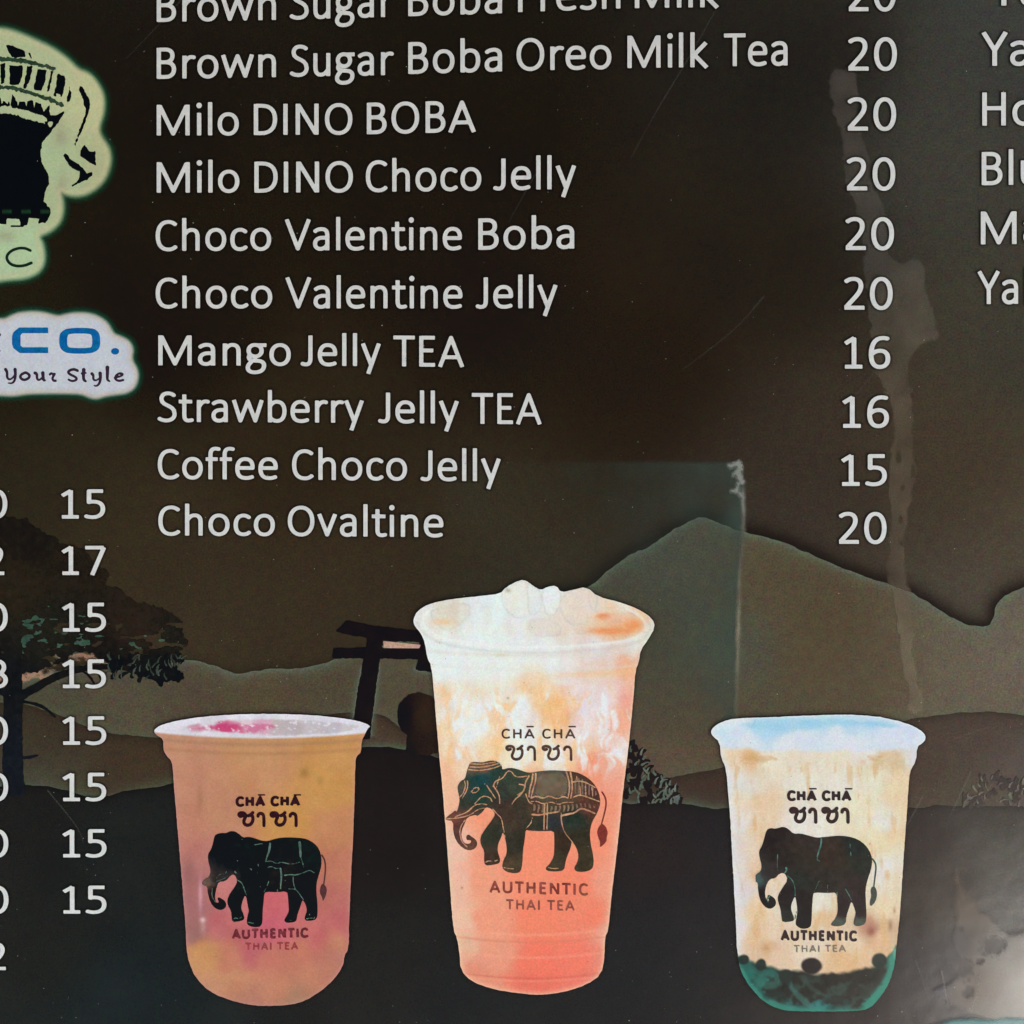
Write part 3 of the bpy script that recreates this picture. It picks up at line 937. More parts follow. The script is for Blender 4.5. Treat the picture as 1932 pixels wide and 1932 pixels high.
def warp(X, Y, amp, s, seed):
    return X + fbm(X, Y, s, seed, 3) * amp, Y + fbm(X, Y, s, seed + 50, 3) * amp


# left cup ---------------------------------------------------------------
z1 = Z(330, 1680, .3976)


def col1(X, Y, F):
    P = [(250, 300, 205, 150, 112), (700, 280, 206, 156, 98), (1200, 300, 212, 158, 80), (300, 500, 206, 146, 112), (700, 450, 208, 150, 98), (1150, 500, 214, 160, 74),
         (300, 700, 204, 138, 108), (480, 640, 206, 148, 108), (900, 720, 212, 156, 70), (1200, 750, 206, 140, 88), (320, 900, 196, 122, 112), (350, 1050, 176, 108, 108), (1200, 1000, 200, 122, 92),
         (340, 1250, 164, 104, 108), (560, 1120, 208, 120, 120), (830, 1200, 222, 98, 112), (820, 1350, 216, 92, 118), (1150, 1150, 196, 108, 98), (1200, 1320, 202, 96, 104), (480, 1330, 200, 98, 108),
         (340, 1380, 150, 100, 100), (700, 1480, 198, 92, 104), (1100, 1420, 208, 96, 104), (380, 1490, 216, 156, 88), (430, 1560, 214, 156, 92), (560, 1560, 206, 122, 96), (800, 1560, 204, 118, 96),
         (1000, 1530, 206, 118, 94), (1180, 1430, 206, 136, 96), (1210, 1530, 192, 120, 104), (600, 1680, 208, 146, 104), (850, 1700, 206, 134, 100), (1050, 1650, 206, 134, 100), (1150, 1600, 196, 124, 100),
         (450, 1680, 208, 150, 108), (700, 1790, 190, 128, 104), (950, 1770, 172, 130, 98)]
    Xw, Yw = warp(X, Y, 26, 60, 5)
    C = blobs(Xw, Yw, zpts(z1, P), 24)
    C += fbm(X, Y, 34, 8, 3)[..., None] * np.array([22, 26, 20])
    # rim band
    top = z1([(0, 205)])[0][1]
    sag = 16 * (1 - ((X - 497) / 205) ** 2)
    rim = sstep(-2.5, 2.5, top - 10 + 12 * np.clip(1 - ((X - 497) / 215) ** 2, 0, 1) - Y)
    RC = blobs(*warp(X, Y, 8, 20, 9), zpts(z1, [(140, 160, 226, 224, 238), (230, 200, 226, 232, 246), (230, 120, 200, 190, 206), (340, 140, 206, 122, 150), (420, 120, 216, 214, 232), (520, 140, 206, 70, 116), (600, 150, 216, 92, 136), (470, 195, 224, 200, 216),
                                                    (640, 120, 230, 206, 220), (700, 180, 214, 176, 190), (760, 130, 222, 156, 186), (850, 140, 186, 172, 176), (950, 150, 190, 178, 186), (1050, 130, 214, 210, 226), (1050, 180, 212, 208, 226), (1180, 140, 194, 190, 212),
                                                    (1280, 145, 228, 228, 240), (1250, 200, 216, 214, 230), (1370, 150, 232, 228, 238), (600, 75, 232, 226, 238), (1000, 80, 228, 222, 232), (300, 190, 224, 226, 240)]), 7)
    inn = poly_f(X, Y, z1([(250, 160), (330, 128), (450, 108), (640, 98), (900, 98), (1130, 108), (1300, 128), (1345, 142), (1250, 178), (1050, 190), (860, 196), (700, 190), (620, 176), (480, 170), (400, 172), (300, 180)]), 1) + fbm(X, Y, 9, 19, 2) * 3
    lipc = np.broadcast_to(np.array([224, 222, 236.]), X.shape + (3,)) + fbm(X, Y, 26, 23, 3)[..., None] * 34
    RC = mixc(RC, (214, 206, 216), np.full(X.shape, .35))
    a_ = sstep(-2, 2.5, inn)[..., None]
    RC = lipc * (1 - a_) + RC * a_
    pk = poly_f(X, Y, z1([(300, 160), (430, 130), (520, 118), (640, 120), (800, 122), (830, 150), (800, 180), (690, 178), (600, 182), (500, 168), (400, 160)]), 1) + fbm(X, Y, 10, 29, 3) * 9
    RC = mixc(RC, (210, 106, 148), .75 * sstep(-2, 3, pk) * sstep(0.0, .3, fbm(X, Y * 1.8, 16, 28, 3) + .22))
    q_ = z1([(520, 148)])[0]
    RC = mixc(RC, (204, 66, 118), .8 * sstep(1.2, .6, np.hypot((X - q_[0]) / 34, (Y - q_[1]) / 8) + fbm(X, Y, 9, 31, 3)))
    RC = mixc(RC, (182, 168, 172), .55 * sstep(-1, 3, inn) * sstep(535, 545, X) * (.6 + fbm(X, Y, 30, 7, 2)))
    RC = mixc(RC, (238, 236, 244), .8 * sstep(.16, .26, fbm(X, Y * 1.5, 9, 83, 3)) * sstep(-1, 3, inn))
    RC = mixc(RC, (236, 232, 242), .55 * np.exp(-(np.clip(F, 0, None) / 3.2) ** 2))
    C = C * np.array([.70, .68, .72]) + np.array([186, 140, 120.]) * .29
    C = C * (1 - rim[..., None]) + RC * rim[..., None]
    ty = top + 2 + 12 * np.clip(1 - ((X - 497) / 215) ** 2, 0, 1)
    C = mixc(C, (160, 120, 96), .4 * np.exp(-((Y - ty) / 4) ** 2))
    C = mixc(C, (168, 116, 84), .35 * np.exp(-((Y - ty - 17) / 3.5) ** 2))
    # highlights and edges of the plastic, part of the printed picture
    for (a, b, c, e, r, w) in ((378, 1150, 4, 30, (226, 170, 190), .7), (392, 1303, 5, 5, (238, 206, 214), .95), (395, 1340, 5, 14, (204, 160, 160), .6), (310, 1010, 12, 30, (140, 92, 92), .5),
                               (1002, 420, 9, 9, (150, 112, 60), .6), (1100, 470, 6, 10, (170, 126, 70), .5), (375, 570, 6, 22, (160, 110, 84), .5), (640, 1640, 60, 10, (214, 150, 112), .4)):
        q = z1([(a, b)])[0]
        C = mixc(C, r, w * np.exp(-((X - q[0]) / c) ** 2 - ((Y - q[1]) / e) ** 2))
    C = mixc(C, (206, 150, 150), .5 * np.exp(-np.clip(F, 0, None) / 3.0) * (rim < .5))
    return C


OUT1 = [(98, 165), (118, 145), (150, 130), (260, 100), (450, 75), (700, 64), (950, 67), (1150, 80), (1320, 105), (1404, 135), (1378, 158), (1365, 190), (1345, 228), (1345, 290), (1315, 322), (1308, 360), (1305, 520), (1300, 680),
        (1290, 900), (1280, 1100), (1272, 1300), (1268, 1480), (1242, 1515), (1235, 1580), (1180, 1660), (1100, 1730), (1020, 1782), (920, 1814), (760, 1820), (640, 1807), (520, 1772), (430, 1730),
        (350, 1650), (310, 1560), (295, 1480), (290, 1350), (270, 1100), (245, 800), (228, 600), (215, 430), (208, 350), (170, 312), (155, 270), (155, 215), (110, 190)]
cup1 = cup(OUT1, col1, z1, (290, 1330, 710, 1905), 'cup of orange and pink tea with a white rim')
e1 = Z(460, 1860, .23810)
X, Y = grid(425, 1480, 700, 1810, 1.5)
F = caps_f(X, Y, 'CHA CHA', *[v for v in (e1([(440, 0)])[0][0], e1([(1088, 0)])[0][0])], e1([(0, 276)])[0][1], e1([(0, 268)])[0][1], 16.5, 205, ((.40, 6.0), (.955, 6.0)))
q = e1([(462, 490), (1052, 330)])
F = np.maximum(F, thai(X, Y, q[0][0], q[0][1] - 3, q[1][0], 27, 3.1))
sheet('cup_lettering', X, Y, F, np.broadcast_to(np.array([52, 18, 30.]), X.shape + (3,)) + fbm(X, Y, 9, 2)[..., None] * 40, INK, 14, parent=cup1)
q = e1([(400, 1605), (1170, 1590), (530, 1718), (1070, 1712)])
F = caps_f(X, Y, 'AUTHENTIC', q[0][0], q[1][0], q[0][1], q[1][1], 16.5, 190) + fbm(X, Y, 4, 5, 2) * 1.5
sheet('cup_lettering', X, Y, F, np.broadcast_to(np.array([118, 48, 58.]), X.shape + (3,)) + fbm(X, Y, 6, 2)[..., None] * 50, INK, 14, parent=cup1)
F = caps_f(X, Y, 'THAI TEA', q[2][0], q[3][0], q[2][1], q[3][1], 13, 140) + fbm(X, Y, 4, 6, 2) * 1.8
sheet('cup_lettering', X, Y, F, (156, 66, 72), INK, 14, parent=cup1)
EL1 = [(240, 560), (300, 545), (340, 550), (380, 530), (430, 528), (480, 560), (515, 595), (560, 585), (620, 595), (700, 625), (760, 630), (850, 600), (950, 590), (1060, 595), (1150, 605), (1230, 650), (1280, 710), (1300, 790),
       (1300, 880), (1270, 980), (1250, 1050), (1250, 1150), (1260, 1250), (1262, 1330), (1258, 1390), (1235, 1420), (1160, 1428), (1130, 1415), (1135, 1380), (1155, 1330), (1145, 1270), (1112, 1212), (1100, 1250), (1075, 1320),
       (1055, 1380), (1050, 1430), (1000, 1445), (940, 1445), (925, 1420), (950, 1380), (975, 1330), (970, 1260), (965, 1190), (955, 1130), (860, 1140), (745, 1135), (725, 1160), (720, 1240), (710, 1330), (710, 1440),
       (690, 1485), (630, 1492), (565, 1475), (550, 1440), (560, 1370), (575, 1330), (560, 1270), (550, 1200), (535, 1170), (520, 1200), (500, 1260), (495, 1310), (520, 1360), (530, 1410), (490, 1430), (410, 1440),
       (400, 1400), (395, 1330), (360, 1270), (355, 1215), (385, 1150), (430, 1090), (460, 1030), (430, 960), (390, 970), (340, 1030), (270, 1035), (250, 1090), (235, 1160), (235, 1220), (250, 1250), (275, 1240), (258, 1210),
       (265, 1188), (300, 1205), (335, 1230), (348, 1265), (335, 1300), (290, 1322), (230, 1300), (185, 1240), (160, 1150), (155, 1080), (110, 1070), (98, 1045), (130, 1005), (175, 985), (190, 920), (165, 830), (160, 760),
       (195, 710), (215, 640), (225, 590)]


def elephant(zf, outline, bbox, cols, tail, tuft, lines, linecol, parent, lw=1.0, label=None, tailcol=None):
    X, Y = grid(*bbox, 1.4)
    F = poly_f(X, Y, zf(outline), 1)
    C = blobs(*warp(X, Y, 14, 25, 7), zpts(zf, cols), 12)
    C = C + fbm(X, Y, 9, 91, 3)[..., None] * 22
    el = sheet('printed_elephant', X, Y, F, np.clip(C, 4, 255), INK, 14, parent=parent, label=label)
    F = np.maximum(stroke_f(X, Y, zf(tail), 1.6, 1.1), poly_f(X, Y, zf(tuft), 1))
    sheet('tail', X, Y, F, tailcol or (62, 46, 42), INK, 14.4, parent=parent)
    F = np.full(X.shape, -1e9)
    for pts in lines:
        w = 1.0
        if isinstance(pts[0], (int, float)):
            w, pts = pts[0], pts[1:]
        F = np.maximum(F, stroke_f(X, Y, zf(pts), w * lw, w * lw * .7, 1))
    F += fbm(X, Y, 4, 71, 2) * 1.3 * lw
    sheet('harness_lines', X, Y, F, np.broadcast_to(np.array(linecol, float), X.shape + (3,)) + fbm(X, Y, 10, 4)[..., None] * 60, INK, 15, parent=parent)
    return el


dark1 = [(300, 650, 8, 12, 20), (400, 800, 8, 14, 22), (600, 700, 12, 20, 22), (620, 900, 10, 12, 16), (850, 750, 16, 18, 18), (950, 950, 24, 20, 20), (1200, 750, 14, 24, 26), (1150, 1050, 16, 14, 16), (620, 1200, 12, 14, 18),
         (450, 1200, 12, 16, 18), (1020, 1250, 18, 12, 14), (1200, 1250, 16, 10, 12), (250, 1150, 34, 16, 22), (280, 1250, 20, 10, 16), (140, 1035, 104, 84, 76), (300, 990, 44, 40, 40)]
elephant(e1, EL1, (378, 1560, 640, 1880) if False else (375, 1550, 625, 1765), dark1,
         [(1305, 770), (1335, 820), (1342, 900), (1335, 980), (1322, 1070)], [(1310, 1050), (1345, 1080), (1357, 1120), (1342, 1180), (1312, 1238), (1308, 1190), (1283, 1150), (1290, 1090)],
         [(2.3, (785, 650), (778, 720), (752, 790), (742, 830)), (3.2, (1082, 640), (1088, 720), (1090, 780)), ((1090, 780), (1112, 840), (1120, 885)), ((760, 830), (800, 825), (850, 855), (900, 835), (950, 850), (1000, 860), (1080, 838)),
          ((760, 890), (800, 880), (850, 905), (890, 895)), (2.2, (890, 900), (900, 980), (890, 1100)), (1.3, (930, 970), (990, 960), (1040, 970), (1140, 935), (1180, 915), (1230, 945)), ((1015, 980), (1020, 1060), (1040, 1110)),
          ((970, 1105), (1040, 1105), (1090, 1170), (1120, 1215)), (1.2, (455, 1015), (505, 1045), (530, 1120), (548, 1165)), ((775, 1020), (750, 1090), (725, 1135)), ((245, 1000), (290, 950), (330, 960), (350, 930)), ((250, 1030), (330, 1000), (380, 960)),
          ((625, 665), (680, 655), (720, 650)), (2.0, (435, 935), (445, 945)), ((665, 860), (670, 880)), (1.6, (595, 910), (600, 915)), ((455, 820), (465, 830)), (1.2, (205, 1100), (200, 1180), (240, 1240)), ((860, 1110), (858, 1140)),
          ((420, 1405), (440, 1395), (470, 1405), (500, 1390)), ((560, 1440), (620, 1450)), ((950, 1425), (1000, 1420)), ((1150, 1405), (1220, 1395))], (84, 112, 100), cup1, .8, 'plain black elephant silhouette', (86, 52, 52))

# middle cup -------------------------------------------------------------
z2 = Z(940, 1350, .5435)


def col2(X, Y, F):
    P = [(130, 230, 232, 232, 232), (250, 200, 226, 218, 206), (330, 200, 232, 236, 240), (450, 180, 232, 242, 248), (560, 120, 236, 238, 232), (600, 200, 234, 240, 246), (700, 130, 234, 242, 248), (750, 220, 234, 220, 206), (850, 160, 234, 222, 214),
         (950, 220, 240, 196, 160), (1000, 180, 236, 232, 220), (1080, 230, 238, 198, 162), (1000, 260, 236, 190, 150), (1130, 270, 226, 228, 220), (200, 300, 238, 236, 226), (400, 290, 236, 242, 242), (600, 300, 236, 234, 232),
         (750, 300, 236, 224, 216), (180, 370, 234, 244, 248), (400, 370, 238, 246, 246), (650, 370, 238, 240, 242), (900, 390, 232, 226, 232), (1040, 360, 230, 226, 224), (200, 450, 238, 246, 248), (350, 430, 240, 244, 236), (500, 440, 240, 240, 228), (700, 440, 236, 236, 238),
         (900, 440, 238, 214, 200), (1040, 440, 244, 176, 140), (200, 560, 244, 220, 190), (250, 620, 240, 244, 250), (290, 640, 248, 214, 170), (340, 560, 240, 230, 210), (380, 640, 240, 246, 252), (480, 570, 242, 236, 222), (590, 500, 248, 206, 158), (640, 560, 246, 210, 168),
         (560, 640, 240, 242, 246), (700, 630, 248, 190, 132), (720, 700, 248, 186, 130), (800, 560, 240, 220, 222), (860, 620, 236, 226, 236), (930, 580, 238, 220, 226), (1000, 600, 244, 170, 152), (1020, 700, 246, 176, 150), (1010, 800, 240, 206, 196),
         (220, 720, 246, 214, 178), (240, 800, 244, 216, 186), (340, 730, 240, 246, 252), (400, 720, 240, 246, 250), (430, 780, 250, 206, 150), (520, 700, 240, 244, 246), (600, 760, 242, 238, 226), (800, 740, 240, 226, 230), (900, 760, 240, 214, 206), (840, 820, 242, 206, 176),
         (230, 900, 246, 190, 156), (330, 880, 244, 216, 190), (500, 860, 244, 232, 206), (700, 860, 246, 216, 176), (880, 900, 248, 150, 118), (960, 900, 242, 178, 158), (1000, 950, 246, 164, 142),
         (250, 1050, 246, 188, 158), (400, 1120, 248, 158, 126), (960, 1050, 248, 156, 128), (640, 1000, 244, 160, 126), (640, 1250, 250, 146, 116), (850, 1000, 246, 156, 126), (260, 1250, 244, 196, 176), (420, 1250, 248, 158, 130), (900, 1200, 250, 148, 118), (980, 1200, 246, 166, 142),
         (270, 1400, 244, 190, 168), (380, 1400, 246, 162, 132), (600, 1350, 250, 148, 118), (800, 1400, 250, 140, 112), (940, 1400, 244, 160, 136), (280, 1550, 242, 196, 172), (400, 1560, 246, 160, 132), (640, 1560, 250, 138, 110), (880, 1560, 248, 134, 108), (930, 1600, 238, 170, 150),
         (320, 1680, 236, 186, 160), (450, 1720, 240, 160, 134), (640, 1740, 250, 126, 104), (800, 1740, 250, 128, 108), (900, 1740, 240, 136, 118), (380, 1800, 234, 148, 124), (640, 1840, 240, 118, 100), (850, 1810, 238, 122, 108)]
    Xw, Yw = warp(X, Y, 34, 46, 15)
    C = blobs(Xw, Yw, zpts(z2, P), 23)
    C += fbm(X * 1.5, Y * .6, 30, 18, 3)[..., None] * np.array([8, 26, 32]) * sstep(1490, 1420, Y)[..., None]
    zy = (Y - z2([(0, 0)])[0][1]) / (.5435 * .7892)
    zx = (X - z2([(0, 0)])[0][0]) / (.5435 * .7892)
    sw = fbm(X * 1.3 + fbm(X, Y, 40, 3, 2) * 50, Y * .55 + fbm(X, Y, 30, 4, 2) * 40, 26, 118, 4)
    zone = sstep(480, 600, zy) * sstep(960, 860, zy)
    C = mixc(C, (250, 200, 146), .75 * sstep(.06, .26, sw) * zone)
    C = mixc(C, (238, 244, 252), .8 * sstep(-.03, -.2, sw) * zone)
    st = fbm(X, Y * .35, 14, 131, 3)
    C = C + (st * zone)[..., None] * np.array([6, 16, 22])
    C = mixc(C, (236, 244, 250), .6 * sstep(280, 340, zy) * sstep(560, 460, zy) * sstep(900, 500, zx))
    C = mixc(C, (240, 246, 252), .45 * sstep(540, 620, zy) * sstep(860, 760, zy) * sstep(470, 380, zx) * sstep(280, 320, zx))
    for pts, col_, w_ in (([(470, 130), (500, 92), (578, 60), (650, 110), (640, 190), (560, 240), (490, 200)], (238, 238, 228), .7), ([(578, 60), (650, 112), (655, 200), (600, 230), (590, 130)], (230, 236, 244), .7),
                          ([(650, 112), (715, 88), (740, 122), (730, 200), (670, 240)], (240, 244, 248), .8), ([(740, 122), (850, 94), (905, 142), (880, 230), (800, 270), (730, 220)], (236, 222, 212), .8),
                          ([(850, 94), (905, 142), (890, 210), (860, 170)], (228, 214, 204), .7), ([(600, 240), (700, 235), (760, 300), (650, 320), (590, 290)], (230, 218, 210), .6),
                          ([(160, 195), (300, 165), (340, 180), (330, 240), (250, 290), (180, 260)], (228, 214, 200), .55), ([(880, 200), (1000, 180), (1070, 220), (1060, 250), (900, 240)], (238, 226, 210), .6)):
        pf = poly_f(X, Y, z2(pts), 2) + fbm(X, Y, 12, 161, 3) * 9
        C = mixc(C, col_, w_ * .75 * sstep(-4, 5, pf))
        C = mixc(C, (206, 200, 196), .40 * np.exp(-((pf) / 1.8) ** 2) * (.4 + vnoise(X, Y, 20, 9)))
    # rolled lip
    lip = poly_f(X, Y, z2([(130, 240), (170, 195), (300, 160), (470, 150), (640, 145), (800, 150), (950, 175), (1050, 205), (1100, 245), (1105, 285), (1050, 325), (900, 345), (640, 362), (400, 350), (220, 320), (150, 280)]), 1)
    ring = sstep(-9, -1, lip) * (1 - sstep(-1, 2, lip)) * ((zy > 230) | (zx < 160) | (zx > 1020))
    C = mixc(C, (242, 246, 246), .75 * ring)
    C = mixc(C, (206, 204, 202), .4 * np.exp(-((lip + 12) / 3.0) ** 2) * (zy > 250))
    sha = zy - (372 + 22 * np.clip(1 - ((zx - 620) / 470) ** 2, 0, 1))
    C = mixc(C, (228, 222, 214), .5 * np.exp(-((sha - 5) / 9) ** 2))
    C = mixc(C, (244, 196, 150), .55 * np.exp(-((sha - 92) / 15) ** 2) * sstep(520, 900, zx))
    C = mixc(C, (232, 232, 226), .35 * np.exp(-((sha - 68) / 6) ** 2))
    # orange syrup near the right lip
    n = fbm(X, Y, 12, 44, 3)
    for (a, b, c, e, r, w) in ((925, 226, 30, 12, (236, 150, 104), 1.5), (1050, 262, 40, 26, (244, 150, 90), 1.3), (960, 290, 90, 14, (242, 156, 106), 1.3), (1000, 240, 80, 30, (240, 190, 160), .7), (225, 250, 45, 14, (240, 206, 164), .9), (505, 112, 12, 9, (180, 168, 150), .7), (820, 300, 30, 6, (214, 204, 192), .5),
                               (470, 395, 30, 5, (220, 208, 184), .6)):
        C = mixc(C, r, np.clip(w * np.exp(-((zx - a) / c) ** 2 - ((zy - b) / e) ** 2) + n * .5 * np.exp(-((zx - a) / c / 1.5) ** 2 - ((zy - b) / e / 1.5) ** 2), 0, 1))
    # base rings
    for yy, w, r in ((1600, 6, (252, 176, 150)), (1632, 5, (226, 128, 104)), (1700, 6, (252, 166, 140)), (1790, 4, (216, 96, 84)), (1803, 4, (250, 160, 134))):
        C = mixc(C, r, .45 * np.exp(-((zy - yy - 26 * np.clip(1 - ((zx - 610) / 330) ** 2, 0, 1)) / w) ** 2))
    C = mixc(C, (250, 214, 186), .6 * np.exp(-np.clip(F - 1, 0, None) / 4.0) * sstep(350, 600, zy))
    C = mixc(C, (228, 200, 182), .35 * np.exp(-((zx - 245 - (1400 - zy) * -.0) / 14) ** 2) * sstep(1100, 1300, zy) * sstep(1620, 1550, zy))
    for a, b in ((505, 585), (303, 1418), (440, 1020)):
        C = mixc(C, (120, 90, 70), .6 * np.exp(-((zx - a) / 5) ** 2 - ((zy - b) / 5) ** 2))
    return C


OUT2 = [(88, 240), (108, 202), (160, 170), (260, 150), (400, 135), (470, 128), (500, 95), (540, 75), (575, 63), (620, 95), (650, 111), (680, 95), (718, 90), (738, 122), (790, 110), (850, 96), (900, 140), (1000, 165), (1080, 195), (1140, 235),
        (1152, 275), (1120, 330), (1088, 372), (1080, 430), (1065, 462), (1055, 600), (1035, 800), (1010, 1000), (985, 1250), (960, 1450), (947, 1600), (930, 1640), (930, 1720), (915, 1800), (850, 1845), (750, 1877),
        (650, 1890), (550, 1882), (430, 1862), (340, 1827), (297, 1780), (292, 1700), (282, 1640), (265, 1605), (250, 1400), (235, 1200), (215, 950), (195, 750), (180, 550), (168, 440), (150, 410), (140, 340), (122, 300), (95, 270)]
cup2 = cup(OUT2, col2, z2, (770, 1085, 1245, 1885), 'tall cup of coral orange iced tea with a creamy top', .9)
e2 = Z(1050, 1700, .2587)
X, Y = grid(860, 1350, 1160, 1740, 1.5)
q = e2([(578, 248), (1260, 248), (612, 458), (1225, 455), (465, 1668), (1378, 1695), (612, 1824), (1253, 1836)])
F = caps_f(X, Y, 'CHA CHA', q[0][0], q[1][0], q[0][1], q[1][1], 17.3, 112, ((.385, 6.0), (.955, 6.0)))
F = np.maximum(F, thai(X, Y, q[2][0], q[2][1] - 2, q[3][0], 29, 2.5))
sheet('cup_lettering', X, Y, F, np.broadcast_to(np.array([88, 62, 54.]), X.shape + (3,)) + fbm(X, Y, 9, 2)[..., None] * 44, INK, 14, parent=cup2)
F = caps_f(X, Y, 'AUTHENTIC', q[4][0], q[5][0], q[4][1], q[5][1], 21, 130)
sheet('cup_lettering', X, Y, F, np.broadcast_to(np.array([144, 70, 62.]), X.shape + (3,)) + fbm(X, Y, 14, 2)[..., None] * 60, INK, 14, parent=cup2)
F = caps_f(X, Y, 'THAI TEA', q[6][0], q[7][0], q[6][1], q[7][1], 18, 118)
sheet('cup_lettering', X, Y, F, np.broadcast_to(np.array([158, 88, 76.]), X.shape + (3,)) + fbm(X, Y, 14, 5)[..., None] * 60, INK, 14, parent=cup2)
EL2 = [(290, 470), (340, 465), (400, 472), (460, 455), (520, 453), (560, 480), (585, 510), (580, 540), (650, 518), (720, 530), (800, 560), (850, 567), (930, 550), (1050, 542), (1150, 548), (1260, 557), (1340, 590), (1420, 650), (1475, 740),
       (1492, 840), (1465, 930), (1410, 1020), (1390, 1120), (1400, 1220), (1420, 1310), (1430, 1400), (1410, 1460), (1330, 1482), (1260, 1475), (1245, 1440), (1275, 1400), (1290, 1330), (1270, 1260), (1225, 1190), (1215, 1260),
       (1180, 1340), (1165, 1400), (1155, 1465), (1080, 1478), (990, 1470), (985, 1440), (1020, 1410), (1060, 1340), (1065, 1250), (1065, 1160), (1060, 1100), (960, 1105), (830, 1100), (800, 1090), (795, 1160), (775, 1280),
       (770, 1400), (755, 1480), (700, 1495), (620, 1480), (580, 1440), (595, 1370), (625, 1320), (625, 1240), (605, 1150), (588, 1110), (575, 1160), (545, 1220), (540, 1290), (565, 1360), (560, 1400), (500, 1415), (425, 1422),
       (415, 1370), (420, 1290), (385, 1230), (380, 1160), (430, 1080), (490, 1000), (520, 950), (490, 900), (430, 880), (410, 920), (350, 970), (345, 950), (260, 975), (235, 1040), (212, 1090), (205, 1150), (230, 1215),
       (280, 1225), (300, 1200), (290, 1185), (255, 1190), (250, 1150), (275, 1132), (300, 1155), (340, 1180), (357, 1220), (335, 1265), (280, 1284), (220, 1262), (160, 1200), (130, 1110), (133, 1010), (60, 1002),
       (62, 982), (130, 930), (150, 910), (165, 930), (190, 840), (188, 790), (175, 740), (170, 690), (200, 640), (240, 625), (255, 560), (275, 500)]
dark2 = [(420, 500, 120, 88, 74), (330, 510, 110, 84, 70), (400, 600, 24, 66, 72), (500, 560, 40, 62, 58), (330, 650, 34, 62, 60), (350, 760, 36, 62, 56), (250, 850, 50, 58, 50), (210, 690, 84, 76, 66), (650, 650, 58, 68, 58), (600, 750, 54, 60, 52), (720, 700, 60, 66, 54),
         (620, 880, 70, 54, 46), (750, 900, 62, 54, 44), (650, 1000, 66, 52, 42), (1000, 680, 94, 88, 76), (1050, 620, 86, 90, 80), (950, 720, 98, 88, 74), (1100, 720, 92, 82, 70), (1300, 620, 80, 54, 44), (1300, 720, 100, 72, 60), (1420, 730, 84, 48, 44), (1400, 850, 92, 56, 46), (900, 880, 80, 58, 46),
         (1060, 870, 78, 60, 48), (900, 1020, 52, 52, 42), (1050, 1010, 48, 52, 56), (1250, 1000, 40, 50, 42), (1300, 1150, 52, 46, 34), (1340, 1350, 62, 54, 38), (1150, 1200, 58, 44, 34), (1090, 1380, 66, 56, 42), (680, 1250, 52, 50, 40),
         (670, 1420, 76, 62, 46), (480, 1150, 50, 52, 42), (480, 1330, 66, 50, 40), (180, 1120, 92, 60, 54), (290, 1240, 98, 66, 56), (230, 970, 104, 64, 56), (100, 980, 118, 72, 62)]
lines2 = [(1.6, (285, 510), (380, 515), (470, 500), (560, 475)), (1.5, (275, 535), (370, 545), (480, 530), (575, 495)), (1.2, (290, 480), (380, 488), (470, 475), (530, 462)), (1.2, (235, 640), (245, 690), (225, 750), (190, 790)), (1.2, (262, 640), (268, 690), (250, 740), (215, 800)), (1.3, (300, 740), (330, 700), (375, 705), (350, 745), (310, 750)),
          (1.1, (330, 850), (400, 775), (470, 790), (490, 830)), (1.3, (150, 970), (260, 930), (330, 860), (400, 850), (440, 860)), (1.2, (70, 990), (200, 980), (300, 950), (360, 900), (420, 890)), (1.2, (440, 680), (480, 740), (520, 800)), (1.4, (500, 690), (520, 640), (570, 625), (600, 600), (630, 550), (665, 548), (700, 600), (760, 605), (830, 590)),
          (1.4, (505, 690), (540, 740), (560, 790), (560, 850)), (1.5, (830, 600), (800, 640), (790, 720), (740, 780), (700, 810), (670, 860)), (1.2, (740, 670), (800, 680), (775, 740), (720, 770)),
          (1.7, (865, 575), (860, 640), (835, 720), (830, 790)), (1.7, (892, 570), (892, 640), (870, 710), (850, 790)), (1.6, (850, 795), (900, 778), (960, 803), (1020, 775), (1090, 808), (1150, 780), (1190, 800)),
          (1.0, (850, 830), (900, 825), (960, 855), (1030, 830), (1100, 860), (1160, 835), (1250, 840)), (1.7, (1175, 558), (1200, 640), (1205, 720), (1190, 800)), (1.7, (1212, 560), (1228, 640), (1230, 720), (1215, 800)),
          (1.3, (1230, 650), (1330, 640), (1440, 700)), (1.3, (1240, 790), (1300, 765), (1400, 800), (1480, 830)), (1.1, (1350, 690), (1355, 790)), (1.1, (1410, 700), (1420, 800)), (1.1, (1270, 600), (1275, 640)), (1.1, (1300, 690), (1305, 770)),
          (2.0, (860, 950), (930, 955), (1000, 940), (1100, 925)), (2.0, (1130, 960), (1200, 945), (1250, 935), (1310, 890), (1370, 910), (1440, 940)), (1.7, (975, 860), (970, 940), (968, 1090)), (1.5, (1000, 850), (1000, 950), (995, 1090)), (1.1, (1125, 930), (1130, 1030), (1160, 1120), (1220, 1190), (1260, 1250)),
          (1.1, (860, 980), (850, 1030), (800, 1080)), (1.1, (495, 900), (540, 950), (575, 980), (595, 1080), (610, 1160)), (1.3, (240, 1000), (200, 1060), (190, 1120), (210, 1200), (260, 1250)), (1.1, (800, 760), (830, 840), (860, 850)),
          (1.1, (430, 1390), (460, 1375), (500, 1385), (540, 1370)), (1.1, (600, 1440), (650, 1450), (690, 1450)), (1.1, (1010, 1440), (1050, 1450), (1100, 1445)), (1.0, (560, 600), (540, 660), (530, 700))]
